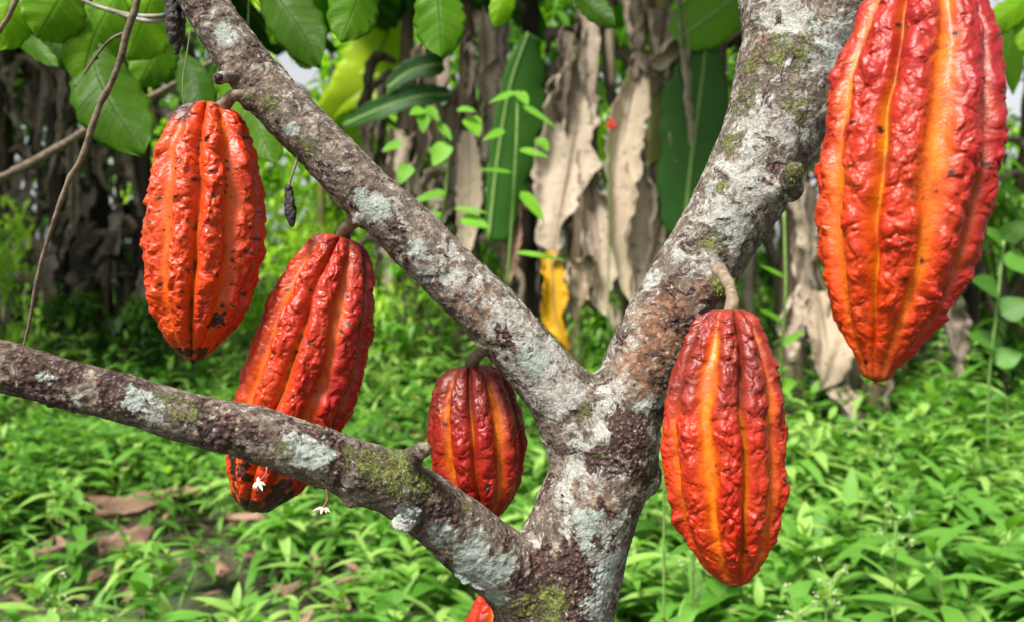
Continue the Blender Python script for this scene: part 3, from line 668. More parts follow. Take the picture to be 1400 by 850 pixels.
# young banana plant; its backlit glow is put into the leaf tone
P = [W(*q) for q in [(440, 210, 7.4), (490, 140, 7.2), (520, 70, 7.2), (560, -30, 7.2)]]
t = thing('banana_sucker', (float(P[0][0]), 7.4, 0), 'young banana plant with broad yellow green leaves tinted to glow behind the left limb', 'banana plant')
v, f = tube([[P[0][0], 7.4, 0, .06], [P[0][0], 7.4, 1.1, .05], [*P[0], .03]], 16, 12, .1, 9); mk('pseudostem', v, f, M['pstem_green'], t)
add_blade('leaf', t, 'banana', P, .62, .2, .05, 61, .98, side0=(1, .3, -.3))
add_blade('leaf', t, 'banana', [W(*q) for q in [(440, 210, 7.4), (450, 170, 7.3), (480, 130, 7.2), (560, 130, 7.1)]], .45, .3, .05, 62, .95, side0=(0, .3, 1))
add_blade('leaf', t, 'banana', [W(*q) for q in [(440, 210, 7.4), (470, 220, 7.2), (540, 210, 7.1), (600, 260, 7.0)]], .40, .3, .05, 63, .85, side0=(0, .3, 1))

# unseen tree added out of frame so its shadow falls on the left clump
for (px, d, z, r, lab) in ((-740, 4.0, 4.6, 2.6, 'unseen tree added out of frame to shade the left banana clump'),):
    b = W(px, 360, d); t = thing('added_shade_tree', (float(b[0]), d + 1.5, 0), lab, 'tree', 'unseen trees added for shade')
    x0, y0 = float(b[0]), d + 1.5
    v, f = tube([[x0, y0, -.1, .16], [x0 + .1, y0, 2, .12], [x0, y0 - .6, z, .07], [x0 - .1, y0 - 1, z + 1, .03]], 24, 12, .15, 4); mk('trunk', v, f, M['fbark'], t)
    foliage_cloud(x0, d, z, r, 2.2, .7, 2600, .24, .4, 'crown', t)

# ------------------------------------------------------------------ saplings and climbers in the middle distance
def sprig(name, rows, lv, label, cat, tone=.6, mat='sprig', group=None, depth=None, shape='ovate', stemr=2.0):
    P = PX([(a_, b_, d_, stemr) for a_, b_, d_ in rows]); base = P[0][:3]
    t = thing(name, base, label, cat, group)
    v, f = tube(P, 26, 6); mk('stem', v, f, M['greenstem'], t)
    n_ = len(lv); B = []; D = []; L = []; Wd = []
    for (bx, by, tx, ty, wp, d_) in lv:
        p0, p1 = W(bx, by, d_), W(tx, ty, d_ - .03); B.append(p0); D.append(p1 - p0); L.append(np.linalg.norm(p1 - p0)); Wd.append(rpx(wp, d_))
    B = np.array(B); D = np.array(D); up = np.tile(nrm(np.array([.1, -.75, .65])), (n_, 1))
    v, f, a_ = leaves(B, D, up, np.array(L), np.array(Wd), np.full(n_, .06), np.full(n_, .2), np.clip(RNG.normal(tone, .2, n_), 0, 1), ns=9, shape=shape)
    # one mesh per leaf
    per = 27
    for k in range(n_):
        lo = mk('leaf', v[k * per:(k + 1) * per], f[:16], M[mat], t, {'lf': a_[k * per:(k + 1) * per]})
    return t
sprig('sapling', [(590, 420, 2.6), (600, 330, 2.5), (612, 230, 2.45), (600, 160, 2.4)],
      [(580, 150, 560, 155, 18, 2.4), (580, 150, 578, 180, 20, 2.4), (585, 145, 600, 165, 14, 2.4), (600, 170, 618, 190, 14, 2.4), (640, 160, 655, 185, 26, 2.4), (625, 150, 650, 150, 14, 2.4),
       (612, 195, 592, 225, 28, 2.4), (550, 195, 522, 205, 16, 2.5), (560, 225, 545, 250, 24, 2.5), (610, 262, 560, 275, 16, 2.45), (620, 285, 668, 288, 9, 2.4), (600, 290, 590, 305, 24, 2.5), (630, 298, 668, 308, 26, 2.4), (560, 280, 545, 330, 20, 2.6), (650, 182, 640, 175, 18, 2.4), (600, 330, 560, 350, 24, 2.6), (610, 350, 650, 360, 20, 2.6)],
      'slender sapling with light green leaves in front of the dry banana row', 'sapling')
sprig('climbing_vine', [(693, 392, 2.3), (700, 300, 2.25), (706, 200, 2.2), (708, 125, 2.2)],
      [(706, 126, 668, 138, 12, 2.2), (708, 126, 722, 142, 18, 2.2), (715, 145, 760, 170, 12, 2.15), (690, 178, 660, 190, 15, 2.2), (710, 205, 750, 212, 14, 2.2), (700, 236, 650, 228, 8, 2.2), (712, 262, 745, 300, 20, 2.1), (735, 190, 750, 205, 18, 2.3), (705, 345, 775, 352, 9, 2.2)],
      'thin climbing vine with a few small leaves before the tall split banana leaf', 'vine', .5)
sprig('young_shrub', [(1350, 620, 2.7), (1352, 520, 2.65), (1362, 430, 2.6), (1372, 330, 2.6)],
      [(1365, 400, 1330, 380, 40, 2.6), (1372, 350, 1410, 372, 44, 2.6), (1368, 430, 1408, 410, 38, 2.6), (1372, 335, 1345, 310, 30, 2.6), (1360, 470, 1325, 455, 34, 2.65), (1358, 495, 1398, 480, 34, 2.65), (1372, 330, 1400, 300, 30, 2.6)],
      'broad leaved young shrub at the right edge beyond the biggest pod', 'shrub', .2, 'weed')
sprig('green_cane', [(1062, 560, 2.6), (1068, 480, 2.55), (1074, 400, 2.5), (1072, 290, 2.5)],
      [(1070, 440, 1040, 420, 10, 2.5), (1070, 470, 1100, 450, 12, 2.5), (1066, 500, 1035, 500, 26, 2.6), (1073, 380, 1040, 360, 8, 2.5), (1064, 530, 1090, 520, 24, 2.6)],
      'upright green cane between the central right pod and the biggest pod', 'plant', .6)
# red flower
c = W(836, 172, 4.6); t = thing('red_flower', c, 'small red blossom among the dry banana leaves', 'flower')
bl = []
for q in range(7):
    az = q * .9; o_ = np.array([math.cos(az), .3, math.sin(az)]) * .035
    bl.append(tube([[*(c), .003], [*(c + o_ * .6 + [0, 0, .01 * (q % 3)]), .008], [*(c + o_), .002]], 6, 8))
v, f = join(bl); mk('petals', v, f, M['redflower'], t)
v, f = tube([[*(c + [0, .02, 0]), .004], [*(c + [0, .1, -.3]), .005], [*(c + [.03, .3, -1.6]), .006]], 12, 6); mk('stem', v, f, M['greenstem'], t)

# ------------------------------------------------------------------ cacao leaves and twigs at the top
def cleaf(parent, b, tpx, wpx, tone, mat='cacao', twist=0.0, fold=.18, droop=.05, seed=0, bend=0):
    """obovate drip-tip leaf: b,tpx = (px,py,d)"""
    p0, p1 = W(*b), W(*tpx); d = p1 - p0; L = np.linalg.norm(d); d = d / L
    nv, ns = 13, 36; view = nrm(CAM - (p0 + p1) / 2); side = nrm(np.cross(d, view)); nn = np.cross(side, d)
    ca, sa = math.cos(twist), math.sin(twist); side, nn = side * ca + nn * sa, nn * ca - side * sa
    t = np.linspace(0, 1, ns); u = np.linspace(-1, 1, nv); T_, U = np.meshgrid(t, u, indexing='ij')
    pr = np.clip(np.sin(np.pi * np.clip(T_, 0, 1) ** 1.12) ** .62, 0, 1); pr = np.where(T_ > .9, pr * (1 - (T_ - .9) * 5.5), pr); pr = np.maximum(pr, .02)
    wd = rpx(wpx, b[2]) * .5; edge = 1 + .05 * np.sin(T_ * 38 + seed) * (abs(U) > .8)
    X = U * wd * pr * edge; Z = -abs(U) ** 1.3 * wd * pr * fold * 1.5 + .05 * wd * np.sin(T_ * 31 - abs(U) * 6 + seed) * abs(U) + droop * L * (T_ * (1 - T_)) * 4 + .12 * wd * np.sin(T_ * 8 + seed) * U
    V = p0 + d * (T_ * L)[..., None] + side * X[..., None] + nn * Z[..., None] + side * (bend * L * (T_ * (1 - T_)))[..., None]
    at = np.stack([(U.ravel() + 1) / 2, T_.ravel(), np.full(U.size, tone)], 1)
    o = mk('leaf', V.reshape(-1, 3), grid_faces(ns, nv), M[mat], parent, {'lf': at}); so = o.modifiers.new('thick', 'SOLIDIFY'); so.thickness = .0004
    return o
def leafy(rows, label, lv, mat='twig'):
    P = PX(rows); t = thing('leafy_branch', P[0][:3], label, 'branch', 'leafy cacao branches at the top')
    v, f = tube(P, 26, 8, .12); mk('twig', v, f, M[mat], t)
    for l in lv:
        q0 = np.array(W(*l[0])); dd = np.linalg.norm(np.array([p[:3] for p in spline(P, 40)]) - q0, axis=1); k = spline(P, 40)[int(dd.argmin())][:3]
        v, f = tube([[*k, .0012], [*((k + q0) / 2 + [0, 0, -.004]), .0011], [*q0, .001]], 8, 6); mk('leaf_stalk', v, f, M['greenstem'], t)
        cleaf(t, *l[:4], **(l[4] if len(l) > 4 else {}))
leafy([(-60, -60, 1.0, 5), (60, -25, 1.0, 4), (160, -10, 1.0, 3.5), (260, -30, 1.0, 3)], 'leafy branch with broad drooping green leaves above the upper left corner',
      [((100, -30, .95), (50, 52, .92), 80, .62, dict(seed=1)), ((20, -25, .98), (-2, 70, .95), 62, .85, dict(seed=2)),
       ((168, -10, 1.0), (112, 122, .95), 74, .60, dict(seed=3, bend=.25)), ((118, 55, .97), (197, 213, .93), 92, .16, dict(seed=4, bend=.15, mat='cacao_hole')),
       ((215, -20, 1.05), (175, 82, 1.02), 85, .75, dict(seed=5)), ((235, 30, 1.15), (190, 118, 1.1), 60, .45, dict(seed=6)), ((15, 40, 1.2), (80, 92, 1.15), 26, .25, dict(seed=7)),
       ((62, 45, 1.5), (110, 88, 1.5), 50, .0, dict(seed=17)), ((250, 70, 1.4), (284, 165, 1.35), 48, .05, dict(seed=8)), ((150, 140, 1.5), (175, 200, 1.5), 50, .2, dict(seed=9))])
leafy([(300, -50, 1.0, 5), (380, -30, 1.0, 4), (480, -30, 1.0, 3.5), (640, -45, 1.0, 3)], 'leafy branch with hanging leaves above the left limb',
      [((350, -30, .95), (438, 92, .92), 72, .12, dict(seed=10, bend=-.2)), ((505, -40, .95), (466, 58, .92), 66, .45, dict(seed=11, mat='cacao_hole')),
       ((598, -40, .9), (604, 80, .88), 70, .42, dict(seed=12)), ((335, 140, 1.1), (378, 225, 1.05), 46, .30, dict(seed=14)),
       ((440, -40, 1.6), (370, 60, 1.6), 60, .35, dict(seed=16)), ((400, 60, 1.3), (425, 95, 1.3), 24, .2, dict(seed=18)), ((300, 90, 1.2), (375, 195, 1.1), 60, .5, dict(seed=34))])
leafy([(640, -70, 1.4, 4), (720, -40, 1.4, 3.5), (800, -20, 1.4, 3)], 'leafy branch with bright leaves above the banana row',
      [((700, -30, 1.4), (676, 38, 1.4), 34, .95, dict(seed=20)), ((780, -20, 1.4), (842, 38, 1.35), 34, .05, dict(seed=22))])
leafy([(1500, -60, 1.6, 4), (1420, -20, 1.6, 3.5), (1360, -40, 1.6, 3)], 'leafy branch with pale leaves at the upper right corner',
      [((1420, -10, 1.6), (1340, 48, 1.6), 40, .8, dict(seed=26)), ((1430, 0, 1.6), (1395, 70, 1.6), 40, .9, dict(seed=27)), ((1385, -30, 1.9), (1385, 130, 1.9), 30, .2, dict(seed=28))])

def twig(rows, label, mat='twig', side=None, name='twig', noise_=.18, cat='twig', n=60):
    P = PX(rows); t = thing(name, P[0][:3], label, cat)
    v, f = tube(P, n * 3, 14, noise_ * 1.8, 110, 3); mk('main_stem', v, f, M[mat], t)
    for s in side or []:
        v, f = tube(PX(s), 24, 10, noise_, 90, 5); mk('side_shoot', v, f, M[mat], t)
twig([(200, -60, .62, 5), (188, 0, .62, 4.6), (172, 50, .62, 4.6), (165, 80, .62, 4.2), (150, 118, .62, 4.2), (134, 150, .62, 4.2), (112, 215, .62, 3.6), (95, 245, .62, 3.6), (78, 290, .62, 3), (60, 345, .62, 2.8), (50, 385, .62, 2.6), (42, 430, .62, 2.2), (33, 472, .62, 1.8)],
     'long thin bare brown twig hanging down at the left', side=[[(173, 45, .62, 3), (155, 52, .62, 2.2), (140, 66, .62, 1.8), (128, 82, .62, 1.6), (115, 102, .62, 1.2)]])
twig([(28, -20, .6, 4), (22, 0, .6, 3.6), (12, 22, .6, 3), (-4, 46, .6, 3), (-30, 80, .6, 2)], 'short bare brown twig crossing the upper left corner')
twig([(60, -40, .8, 3), (108, -3, .8, 3), (145, 13, .8, 3.2), (190, 22, .8, 2.8), (232, 20, .8, 2.6), (290, 10, .85, 2)], 'pale grey twig running level near the top left', 'grey_twig', [[(160, 18, .8, 2.6), (185, 26, .8, 3.2), (210, 29, .8, 3.2), (245, 22, .8, 3)]])
twig([(-80, 280, 1.7, 6), (0, 244, 1.7, 5.5), (70, 208, 1.7, 5.5), (140, 165, 1.7, 5), (230, 120, 1.75, 4), (330, 60, 1.8, 3)], 'blurred greenish slanting branch at the left', 'twig', name='slanting_branch', cat='branch')
twig([(262, 30, .66, .6), (256, 70, .66, .8), (250, 110, .66, .8), (251, 148, .66, .7)], 'hair thin tendril hanging beside the first pod', 'greenstem', name='tendril', noise_=.05, cat='tendril', n=20)
# ------------------------------------------------------------------ the cacao tree
TREE = {
 'trunk': [[(690, 2300, .66, 130), (715, 1500, .60, 104), (738, 1050, .58, 90), (752, 880, .57, 82), (770, 790, .57, 78), (797, 710, .57, 70), (824, 640, .57, 69), (838, 580, .57, 66)]],
 'right': [[(830, 620, .57, 60), (862, 540, .57, 54), (903, 455, .57, 56), (955, 365, .575, 56), (1010, 270, .575, 59), (1058, 175, .575, 68), (1085, 90, .58, 76)],
           [(1085, 90, .58, 70), (1068, 20, .58, 54), (1045, -60, .59, 46), (1010, -250, .62, 42), (960, -700, .70, 34)],
           [(1085, 90, .58, 64), (1135, 30, .57, 56), (1200, -60, .55, 48), (1275, -170, .50, 40), (1400, -420, .50, 34)]],
 'left': [[(815, 640, .57, 60), (790, 575, .57, 56), (752, 520, .565, 46), (671, 430, .56, 42), (571, 330, .56, 41), (474, 237, .56, 38.5), (372, 130, .56, 36), (318, 62, .56, 34), (277, -5, .56, 33), (225, -120, .57, 32), (120, -400, .62, 28)]],
 'lower': [[(760, 850, .57, 60), (705, 790, .555, 52), (655, 748, .54, 49), (600, 702, .525, 45), (530, 658, .505, 43), (450, 628, .49, 41), (350, 594, .485, 38), (200, 553, .475, 34.5), (100, 527, .47, 34), (0, 501, .465, 36), (-120, 470, .46, 35), (-420, 380, .45, 28), (-800, 240, .45, 18)]],
}
KNOTS = [ # small stubs (px rows), part
 [(545, 640, .505, 24), (562, 625, .50, 17), (576, 616, .493, 15), (585, 612, .488, 14)],
 [(500, 668, .495, 22), (484, 680, .488, 15), (470, 690, .484, 11)],
 [(560, 700, .51, 16), (556, 712, .497, 8), (550, 722, .492, 4)],
 [(1075, 262, .545, 26), (1084, 240, .53, 15), (1088, 228, .522, 9)],
 [(300, 110, .545, 12), (300, 104, .535, 7)],
 [(500, 300, .555, 14), (488, 303, .548, 9), (480, 306, .545, 7)],
 [(880, 650, .565, 34), (893, 645, .56, 22)],
 [(350, 130, .56, 20), (330, 140, .545, 9)],
 [(662, 470, .555, 14), (660, 480, .55, 8)], [(985, 395, .545, 24), (992, 388, .53, 13)],
 [(100, 560, .465, 8), (103, 568, .463, 4)], [(232, 590, .47, 8), (234, 600, .468, 4)],
 [(185, 522, .468, 6), (183, 514, .466, 4)], [(445, 590, .478, 9), (443, 584, .475, 6)], [(488, 602, .485, 7), (491, 596, .483, 4)],
]
def make_tree():
    parts = []; segs = []
    for gi, (g, L) in enumerate(TREE.items()):
        for rows in L:
            P = PX(rows); S = spline(P, 14 * len(rows))
            v, f = tube(P, 10 * len(rows), 24); parts.append((v, f)); segs.append((gi, S))
    for rows in KNOTS:
        P = PX(rows); parts.append(tube(P, 8, 12))
    v, f = join(parts)
    o = mk('tmp', v, f, None)
    rm = o.modifiers.new('r', 'REMESH'); rm.mode = 'VOXEL'; rm.voxel_size = .0033; rm.use_smooth_shade = True
    sm = o.modifiers.new('s', 'SMOOTH'); sm.factor = .6; sm.iterations = 9
    sb = o.modifiers.new('u', 'SUBSURF'); sb.levels = 2; sb.render_levels = 2
    bpy.context.view_layer.update()
    ev = o.evaluated_get(bpy.context.evaluated_depsgraph_get()); me = ev.to_mesh()
    nv = len(me.vertices); co = np.empty(nv * 3, np.float32); me.vertices.foreach_get('co', co); co = co.reshape(-1, 3).astype(float)
    nn = np.empty(nv * 3, np.float32); me.vertices.foreach_get('normal', nn); nn = nn.reshape(-1, 3).astype(float)
    F = np.empty(len(me.loops), np.int32); me.loops.foreach_get('vertex_index', F)
    F = F.reshape(-1, 4)
    ev.to_mesh_clear(); bpy.data.objects.remove(o)
    # which limb
    best = np.full(nv, 9.); lab = np.zeros(nv, int)
    axis = np.zeros((nv, 3))
    for gi, S in segs:
        T = nrm(np.gradient(S[:, :3], axis=0))
        for k in range(0, len(S), 2):
            dd = np.linalg.norm(co - S[k, :3], axis=1) - S[k, 3] * 1.0
            m = dd < best; best[m] = dd[m]; lab[m] = gi; axis[m] = T[k]
    # keep parts simple: re-smooth labels by position around the forks is not needed
    # displacement: lumps, lengthwise wrinkles, crust
    al = (co * axis).sum(1)[:, None] * axis; q = co - al * .62      # stretched along the limb
    f1 = fbm(co * 34, 1, 3) * .0018; f2 = fbm(q * 150, 2, 3) * .0009; f3 = fbm(co * 330, 3, 3) * .00075
    wl, _ = worley(co * 210, 8); crust = np.clip(1 - wl * 1.25, 0, 1) * .0011
    # paint masks (world blobs)
    def blob(L):
        r = np.zeros(nv)
        for (px, py, rx, st, *dd) in L:
            # find the depth of the surface there: nearest vertex to the view ray, front-most
            ray = nrm(W(px, py, 1.0) - CAM); rel = co - CAM; tt = rel @ ray; ds = np.linalg.norm(rel - tt[:, None] * ray, axis=1)
            ok = ds < .006
            if not ok.any(): ok = ds < .02
            if not ok.any(): continue
            p = co[ok][tt[ok].argmin()]
            R = rpx(rx, np.linalg.norm(p - CAM)); r = np.maximum(r, st * np.exp(-(np.linalg.norm(co - p, axis=1) / R) ** 4)) if st > 0 else r + st * np.exp(-(np.linalg.norm(co - p, axis=1) / R) ** 4)
        return r
    white = .36 + blob([(740, 480, 45, .35), (780, 545, 42, .34), (700, 430, 36, .28), (800, 590, 40, .24), (1020, 270, 60, .36), (985, 330, 45, .25), (1060, 180, 55, .22), (1150, 60, 40, .36), (1075, 10, 30, .4), (850, 600, 45, .22), (780, 660, 40, .26), (830, 640, 35, .18), (830, 540, 28, .3), (800, 720, 30, .2), (840, 760, 30, .3), (920, 440, 18, .2), (200, 560, 25, .16), (510, 275, 30, .2), (620, 380, 40, .2), (590, 350, 40, .18), (295, 42, 16, .35), (415, 150, 25, .1)])
    white = white - .14 * (lab == 3) - .08 * ((lab == 2) & (co[:, 0] < W(450, 200, .56)[0]))
    teal = .12 + blob([(735, 500, 30, .5), (480, 265, 18, .5), (505, 285, 20, .5), (560, 345, 16, .42), (600, 370, 14, .42), (390, 175, 12, .45), (294, 42, 13, .6), (650, 775, 34, .6), (610, 740, 26, .55), (690, 790, 28, .55), (665, 740, 22, .42), (560, 715, 20, .5), (410, 622, 26, .55), (440, 635, 22, .5), (385, 612, 22, .48), (180, 535, 22, .45), (200, 565, 18, .45), (815, 735, 34, .5), (840, 790, 28, .55), (780, 735, 20, .45), (860, 720, 20, .45), (1150, 50, 34, .45), (1010, 300, 40, .3), (640, 830, 20, .4), (675, 830, 18, .55), (820, 835, 30, .4), (570, 665, 12, .45), (895, 560, 20, .4), (50, 510, 14, .4)])
    scab = .30 + blob([(760, 810, 55, .5), (800, 780, 40, .4), (840, 640, 34, .3), (870, 600, 34, .22), (740, 790, 34, .35), (590, 680, 34, .4), (620, 705, 30, .35), (550, 665, 22, .32), (460, 600, 26, .38), (420, 590, 22, .35), (300, 590, 34, .35), (270, 570, 30, .28), (130, 535, 45, .35), (70, 520, 45, .3), (10, 510, 40, .25), (690, 475, 12, .3), (735, 480, 10, .3), (400, 210, 34, .15), (440, 250, 25, .15), (550, 330, 30, .15), (930, 500, 50, .18), (950, 440, 50, .2), (1000, 360, 30, .25), (1110, 60, 22, .2), (880, 640, 30, .22), (700, 830, 25, .1), (520, 625, 18, .2)])
    rust = .26 + blob([(920, 430, 50, .42), (890, 480, 45, .4), (870, 520, 40, .3), (960, 400, 30, .3), (1030, 60, 20, .25), (350, 110, 30, .12), (640, 400, 40, .18), (830, 700, 34, .2), (660, 440, 18, .2), (600, 395, 30, .15)])
    up = nn[:, 2]
    moss = .17 + .03 * (lab == 1) + .10 * np.clip(up, 0, 1) * (lab == 3) + blob([(550, 640, 40, .42), (515, 622, 26, .34), (590, 668, 30, .35), (480, 610, 22, .22), (240, 548, 24, .32), (255, 560, 18, .22), (215, 535, 18, .25), (1005, 130, 26, .32), (988, 190, 22, .36), (1000, 60, 22, .28), (985, 250, 18, .3), (975, 320, 22, .28), (1075, 60, 40, .28), (1005, 372, 24, .45), (990, 385, 18, .45), (808, 560, 15, .42), (355, 140, 20, .28), (410, 200, 18, .3), (745, 835, 28, .48), (720, 840, 24, .4), (660, 480, 10, .3), (1100, 140, 26, .26), (1085, 240, 18, .36), (330, 150, 16, .3), (380, 620, 20, .2), (815, 630, 14, .2), (905, 650, 16, .28), (620, 670, 16, .25), (650, 690, 14, .25)])
    sf = sst(.42, .62, scab + .25 * fbm(co * 55, 21, 3))
    wf = sst(.5, .56, white + .3 * fbm(co * 60, 22, 3))
    disp = f1 + f2 * (.85 - .45 * wf) + f3 * (.8 - .5 * wf) + crust * (.35 + 1.4 * sf) * (1 - .7 * wf) + .0005 * wf
    co2 = co + nn * disp[:, None]
    # recompute normals
    a_, b_, c_, d_ = co2[F[:, 0]], co2[F[:, 1]], co2[F[:, 2]], co2[F[:, 3]]
    fn = np.cross(c_ - a_, d_ - b_); vn_ = np.zeros_like(co2)
    for k in range(4):
        for ax in range(3): vn_[:, ax] += np.bincount(F[:, k], fn[:, ax], nv)
    vn_ = nrm(vn_)
    base = W(690, 2300, .66); root = thing('cacao_tree', (float(base[0]), float(base[1]), 0), 'lichen spotted cacao tree with forked trunk carrying the red pods', 'tree')
    fl = lab[F[:, 0]]
    names = ['trunk', 'limb', 'limb', 'branch']
    mA = np.stack([white, teal, scab], 1); mB = np.stack([moss, rust, np.zeros(nv)], 1)
    mA = np.clip(mA, 0, 1); mB = np.clip(mB, 0, 1)
    for g in range(4):
        ff = F[fl == g]; ids, inv = np.unique(ff, return_inverse=True)
        mk(names[g], co2[ids], inv.reshape(-1, 4), M['bark'], root, {'mA': mA[ids], 'mB': mB[ids]}, normals=vn_[ids])
    # moss tufts and peeled flakes as small geometry
    return root, co2, vn_, moss, lab
root, TC, TN, TM, TL = make_tree()
# moss tufts: short strands on the mossy skin
prob = sst(.42, .62, TM + .25 * fbm(TC * 130, 40, 3)); vis = (TC[:, 2] > .55)
idx = np.where(vis & (RNG.random(len(TC)) < prob * .14))[0][:9000]
b0 = TC[idx]; n0 = TN[idx]; D = nrm(n0 + RNG.normal(0, .55, b0.shape)); s = RNG.uniform(.0010, .0026, len(idx))
v, f, a_ = leaves(b0 - n0 * .0003, D, nrm(RNG.normal(0, 1, b0.shape)), s, s * .35, np.full(len(idx), .2), np.full(len(idx), .2), RNG.random(len(idx)), ns=3)
M['moss'] = leaf_mat('moss_strand', [(0, (.07, .10, .012)), (.6, (.22, .28, .035)), (1, (.40, .42, .10))], .7, .2, vein=0)
tag(mk('moss', v, f, M['moss'], root, {'lf': a_}), None, None, kind='stuff')
# peeled bark flakes under the lower branch
def flake(rows, wpx, seed):
    P = [W(*q) for q in rows]; v, f, at = blade(P, rpx(wpx, rows[0][2]), .4, .25, seed, .7, ns=20, nv=7, ragged=.4, side0=(.3, .2, 1), freq=9)
    o = mk('bark_flake', v, f, M['bark'], root, {'mA': np.tile([.55, .5, .2], (len(v), 1)), 'mB': np.tile([.1, .2, 0], (len(v), 1))}); so = o.modifiers.new('t', 'SOLIDIFY'); so.thickness = .0012
flake([(540, 708, .492), (552, 716, .488), (568, 712, .49)], 20, 3)
flake([(618, 772, .525), (632, 788, .522), (655, 800, .525), (672, 806, .53)], 12, 5)

# ------------------------------------------------------------------ pods
PROF_T = [0, .008, .03, .07, .13, .22, .33, .45, .57, .68, .78, .86, .92, .96, .985, 1.0]
PROF_R = [.0, .16, .34, .52, .69, .855, .96, 1.0, .985, .915, .79, .63, .46, .31, .20, .0]
def pod(name_label, top, tip, rp, thin0, seed, stem, prof=None, bow=0.0, ored=0.0, side=0.0, brown=0.0, brown_len=.3, crimson=0.0, strip=1.0, speck=.2, black_tip=0.0, cap_black=False, dark=1.0, nth=440, nz=560, wart=1.0, rowsx=None, group='ripe red cacao pods'):
    A, B = W(*top), W(*tip); ax = B - A; L = np.linalg.norm(ax); ax = ax / L; dmid = (top[2] + tip[2]) / 2
    view = nrm(CAM - (A + B) / 2); rt = nrm(np.cross(ax, view)); rt = rt if rt[0] > 0 else -rt; fr = np.cross(rt, ax); fr = fr if np.dot(fr, view) > 0 else -fr
    R = rpx(rp, dmid)
    t = np.linspace(0, 1, nz); t = .5 * (1 - np.cos(np.pi * t)) * .5 + t * .5
    PR = prof or PROF_R
    # smooth profile in sqrt-ish space
    pr = np.interp(t, PROF_T, PR); ker = np.hanning(31); ker /= ker.sum(); inner = np.convolve(np.pad(pr, 15, 'edge'), ker, 'valid'); wgt = sst(0, .05, t) * sst(0, .03, 1 - t); pr = pr * (1 - wgt) + inner * wgt
    th = np.linspace(-math.pi, math.pi, nth, endpoint=False)
    T, TH = np.meshgrid(t, th, indexing='ij'); Tr, THr = T.ravel(), TH.ravel()
    rr = (pr[:, None] + 0 * TH).ravel()
    # smooth body point for noise lookups
    def pos(rad):
        bend = bow * R * np.sin(np.pi * Tr)
        return A + ax * (Tr * L)[:, None] + rt * (np.sin(THr) * rad + bend)[:, None] + fr * (np.cos(THr) * rad)[:, None]
    p0 = pos(rr * R)
    thw = THr + .035 * vn(p0 * 55, seed) + .035 * vn(np.stack([Tr * 5, 0 * Tr, 0 * Tr], 1), seed + 3)
    thd = np.degrees(thw) - thin0
    d1 = np.abs((thd + 36) % 72 - 36); d2 = np.abs(thd % 72 - 36)
    wv = 1 + .35 * vn(np.stack([Tr * 7, np.floor((thd) / 72), 0 * Tr], 1), seed + 5)
    thin = np.exp(-(d1 / (3.6 * wv)) ** 2); thinw = np.exp(-(d1 / 9.0) ** 2)
    wide = np.exp(-(d2 / (8.5 * wv)) ** 4); widew = np.exp(-(d2 / 12.5) ** 2)
    endf = sst(0, .05, Tr) * (1 - sst(.80, .99, Tr) * .75)
    wide = wide * (1 - .6 * sst(.7, .95, Tr)) * sst(.02, .16, Tr)
    h = 1 - np.maximum(.95 * thin + .0, 0) * .75 - .5 * thinw - .85 * np.maximum(wide * .35 + widew * .65, 0)
    furrow = (1 - h)
    # warts
    pw = p0 + .0028 * np.stack([vn(p0 * 110, seed + k) for k in (11, 12, 13)], 1)
    al = (pw @ ax)[:, None] * ax
    q1 = (pw - al * .30) / .0080; q2 = (pw - al * .2) / .0048
    w1, id1 = worley(q1, seed + 20); w2, id2 = worley(q2, seed + 30); w5, id5 = worley((pw - al * .1) / .0027, seed + 40)
    m1 = np.exp(-(w1 / .52) ** 2) * (.15 + 1.35 * id1); m2 = np.exp(-(w2 / .46) ** 2) * (.15 + 1.2 * id2)
    wr = fbm((pw - al * .45) * 210, seed + 50, 3)
    wart_h = 1.0 * np.tanh(.95 * m1 + .40 * m2) + .36 * wr + .17 * np.exp(-(w5 / .5) ** 2) * (.2 + id5)
    ridge_m = np.clip(1.15 - 1.15 * np.maximum(np.maximum(thin, thinw * .6), np.maximum(wide, widew * .55)), .08, 1)
    lowf = vn(p0 * 38, seed + 60)
    tipf = 1 - .55 * sst(.82, 1, Tr); 
    scl = R / .043
    disp = -.0066 * scl * furrow * endf + (.0046 * wart * wart_h * ridge_m * tipf * (.75 + .35 * lowf) * sst(0, .06, Tr)) + .0011 * vn(p0 * 60, seed + 61)
    disp = disp * (.25 + .75 * np.clip(rr * 2.2, 0, 1))
    V = pos(rr * R + disp - .002)
    # dimple at the stalk
    V = V + ax * (.006 * np.exp(-(rr / .22) ** 2) * (Tr < .2))[:, None]
    # ---- skin colour (pigment)
    red = np.array([.35, .003, .003]); crim = np.array([.26, .002, .006]); orr = np.array([.58, .045, .002]); org = np.array([.74, .155, .003]); yel = np.array([.80, .29, .006]); brn = np.array([.105, .012, .008]); blk = np.array([.016, .010, .008]); tan = np.array([.40, .13, .04])
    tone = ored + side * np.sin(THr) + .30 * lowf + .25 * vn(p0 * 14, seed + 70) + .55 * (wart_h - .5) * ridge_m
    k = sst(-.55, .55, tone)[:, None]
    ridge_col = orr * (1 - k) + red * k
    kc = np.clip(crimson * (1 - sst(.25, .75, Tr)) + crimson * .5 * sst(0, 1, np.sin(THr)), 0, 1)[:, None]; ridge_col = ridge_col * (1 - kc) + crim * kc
    fz = strip * (np.clip(wide * .95 + widew * .25, 0, 1) * np.clip(.72 + .45 * fbm(p0 * 70, seed + 71, 3) + .25 * vn(p0 * 260, seed + 73), 0, 1))[:, None]
    tz = strip * np.clip(thin * 1.15, 0, 1)[:, None] * (np.clip(.6 + .6 * vn(p0 * 80, seed + 74), 0, 1) * sst(.02, .2, Tr) * (1 - .6 * sst(.8, 1, Tr)))[:, None]
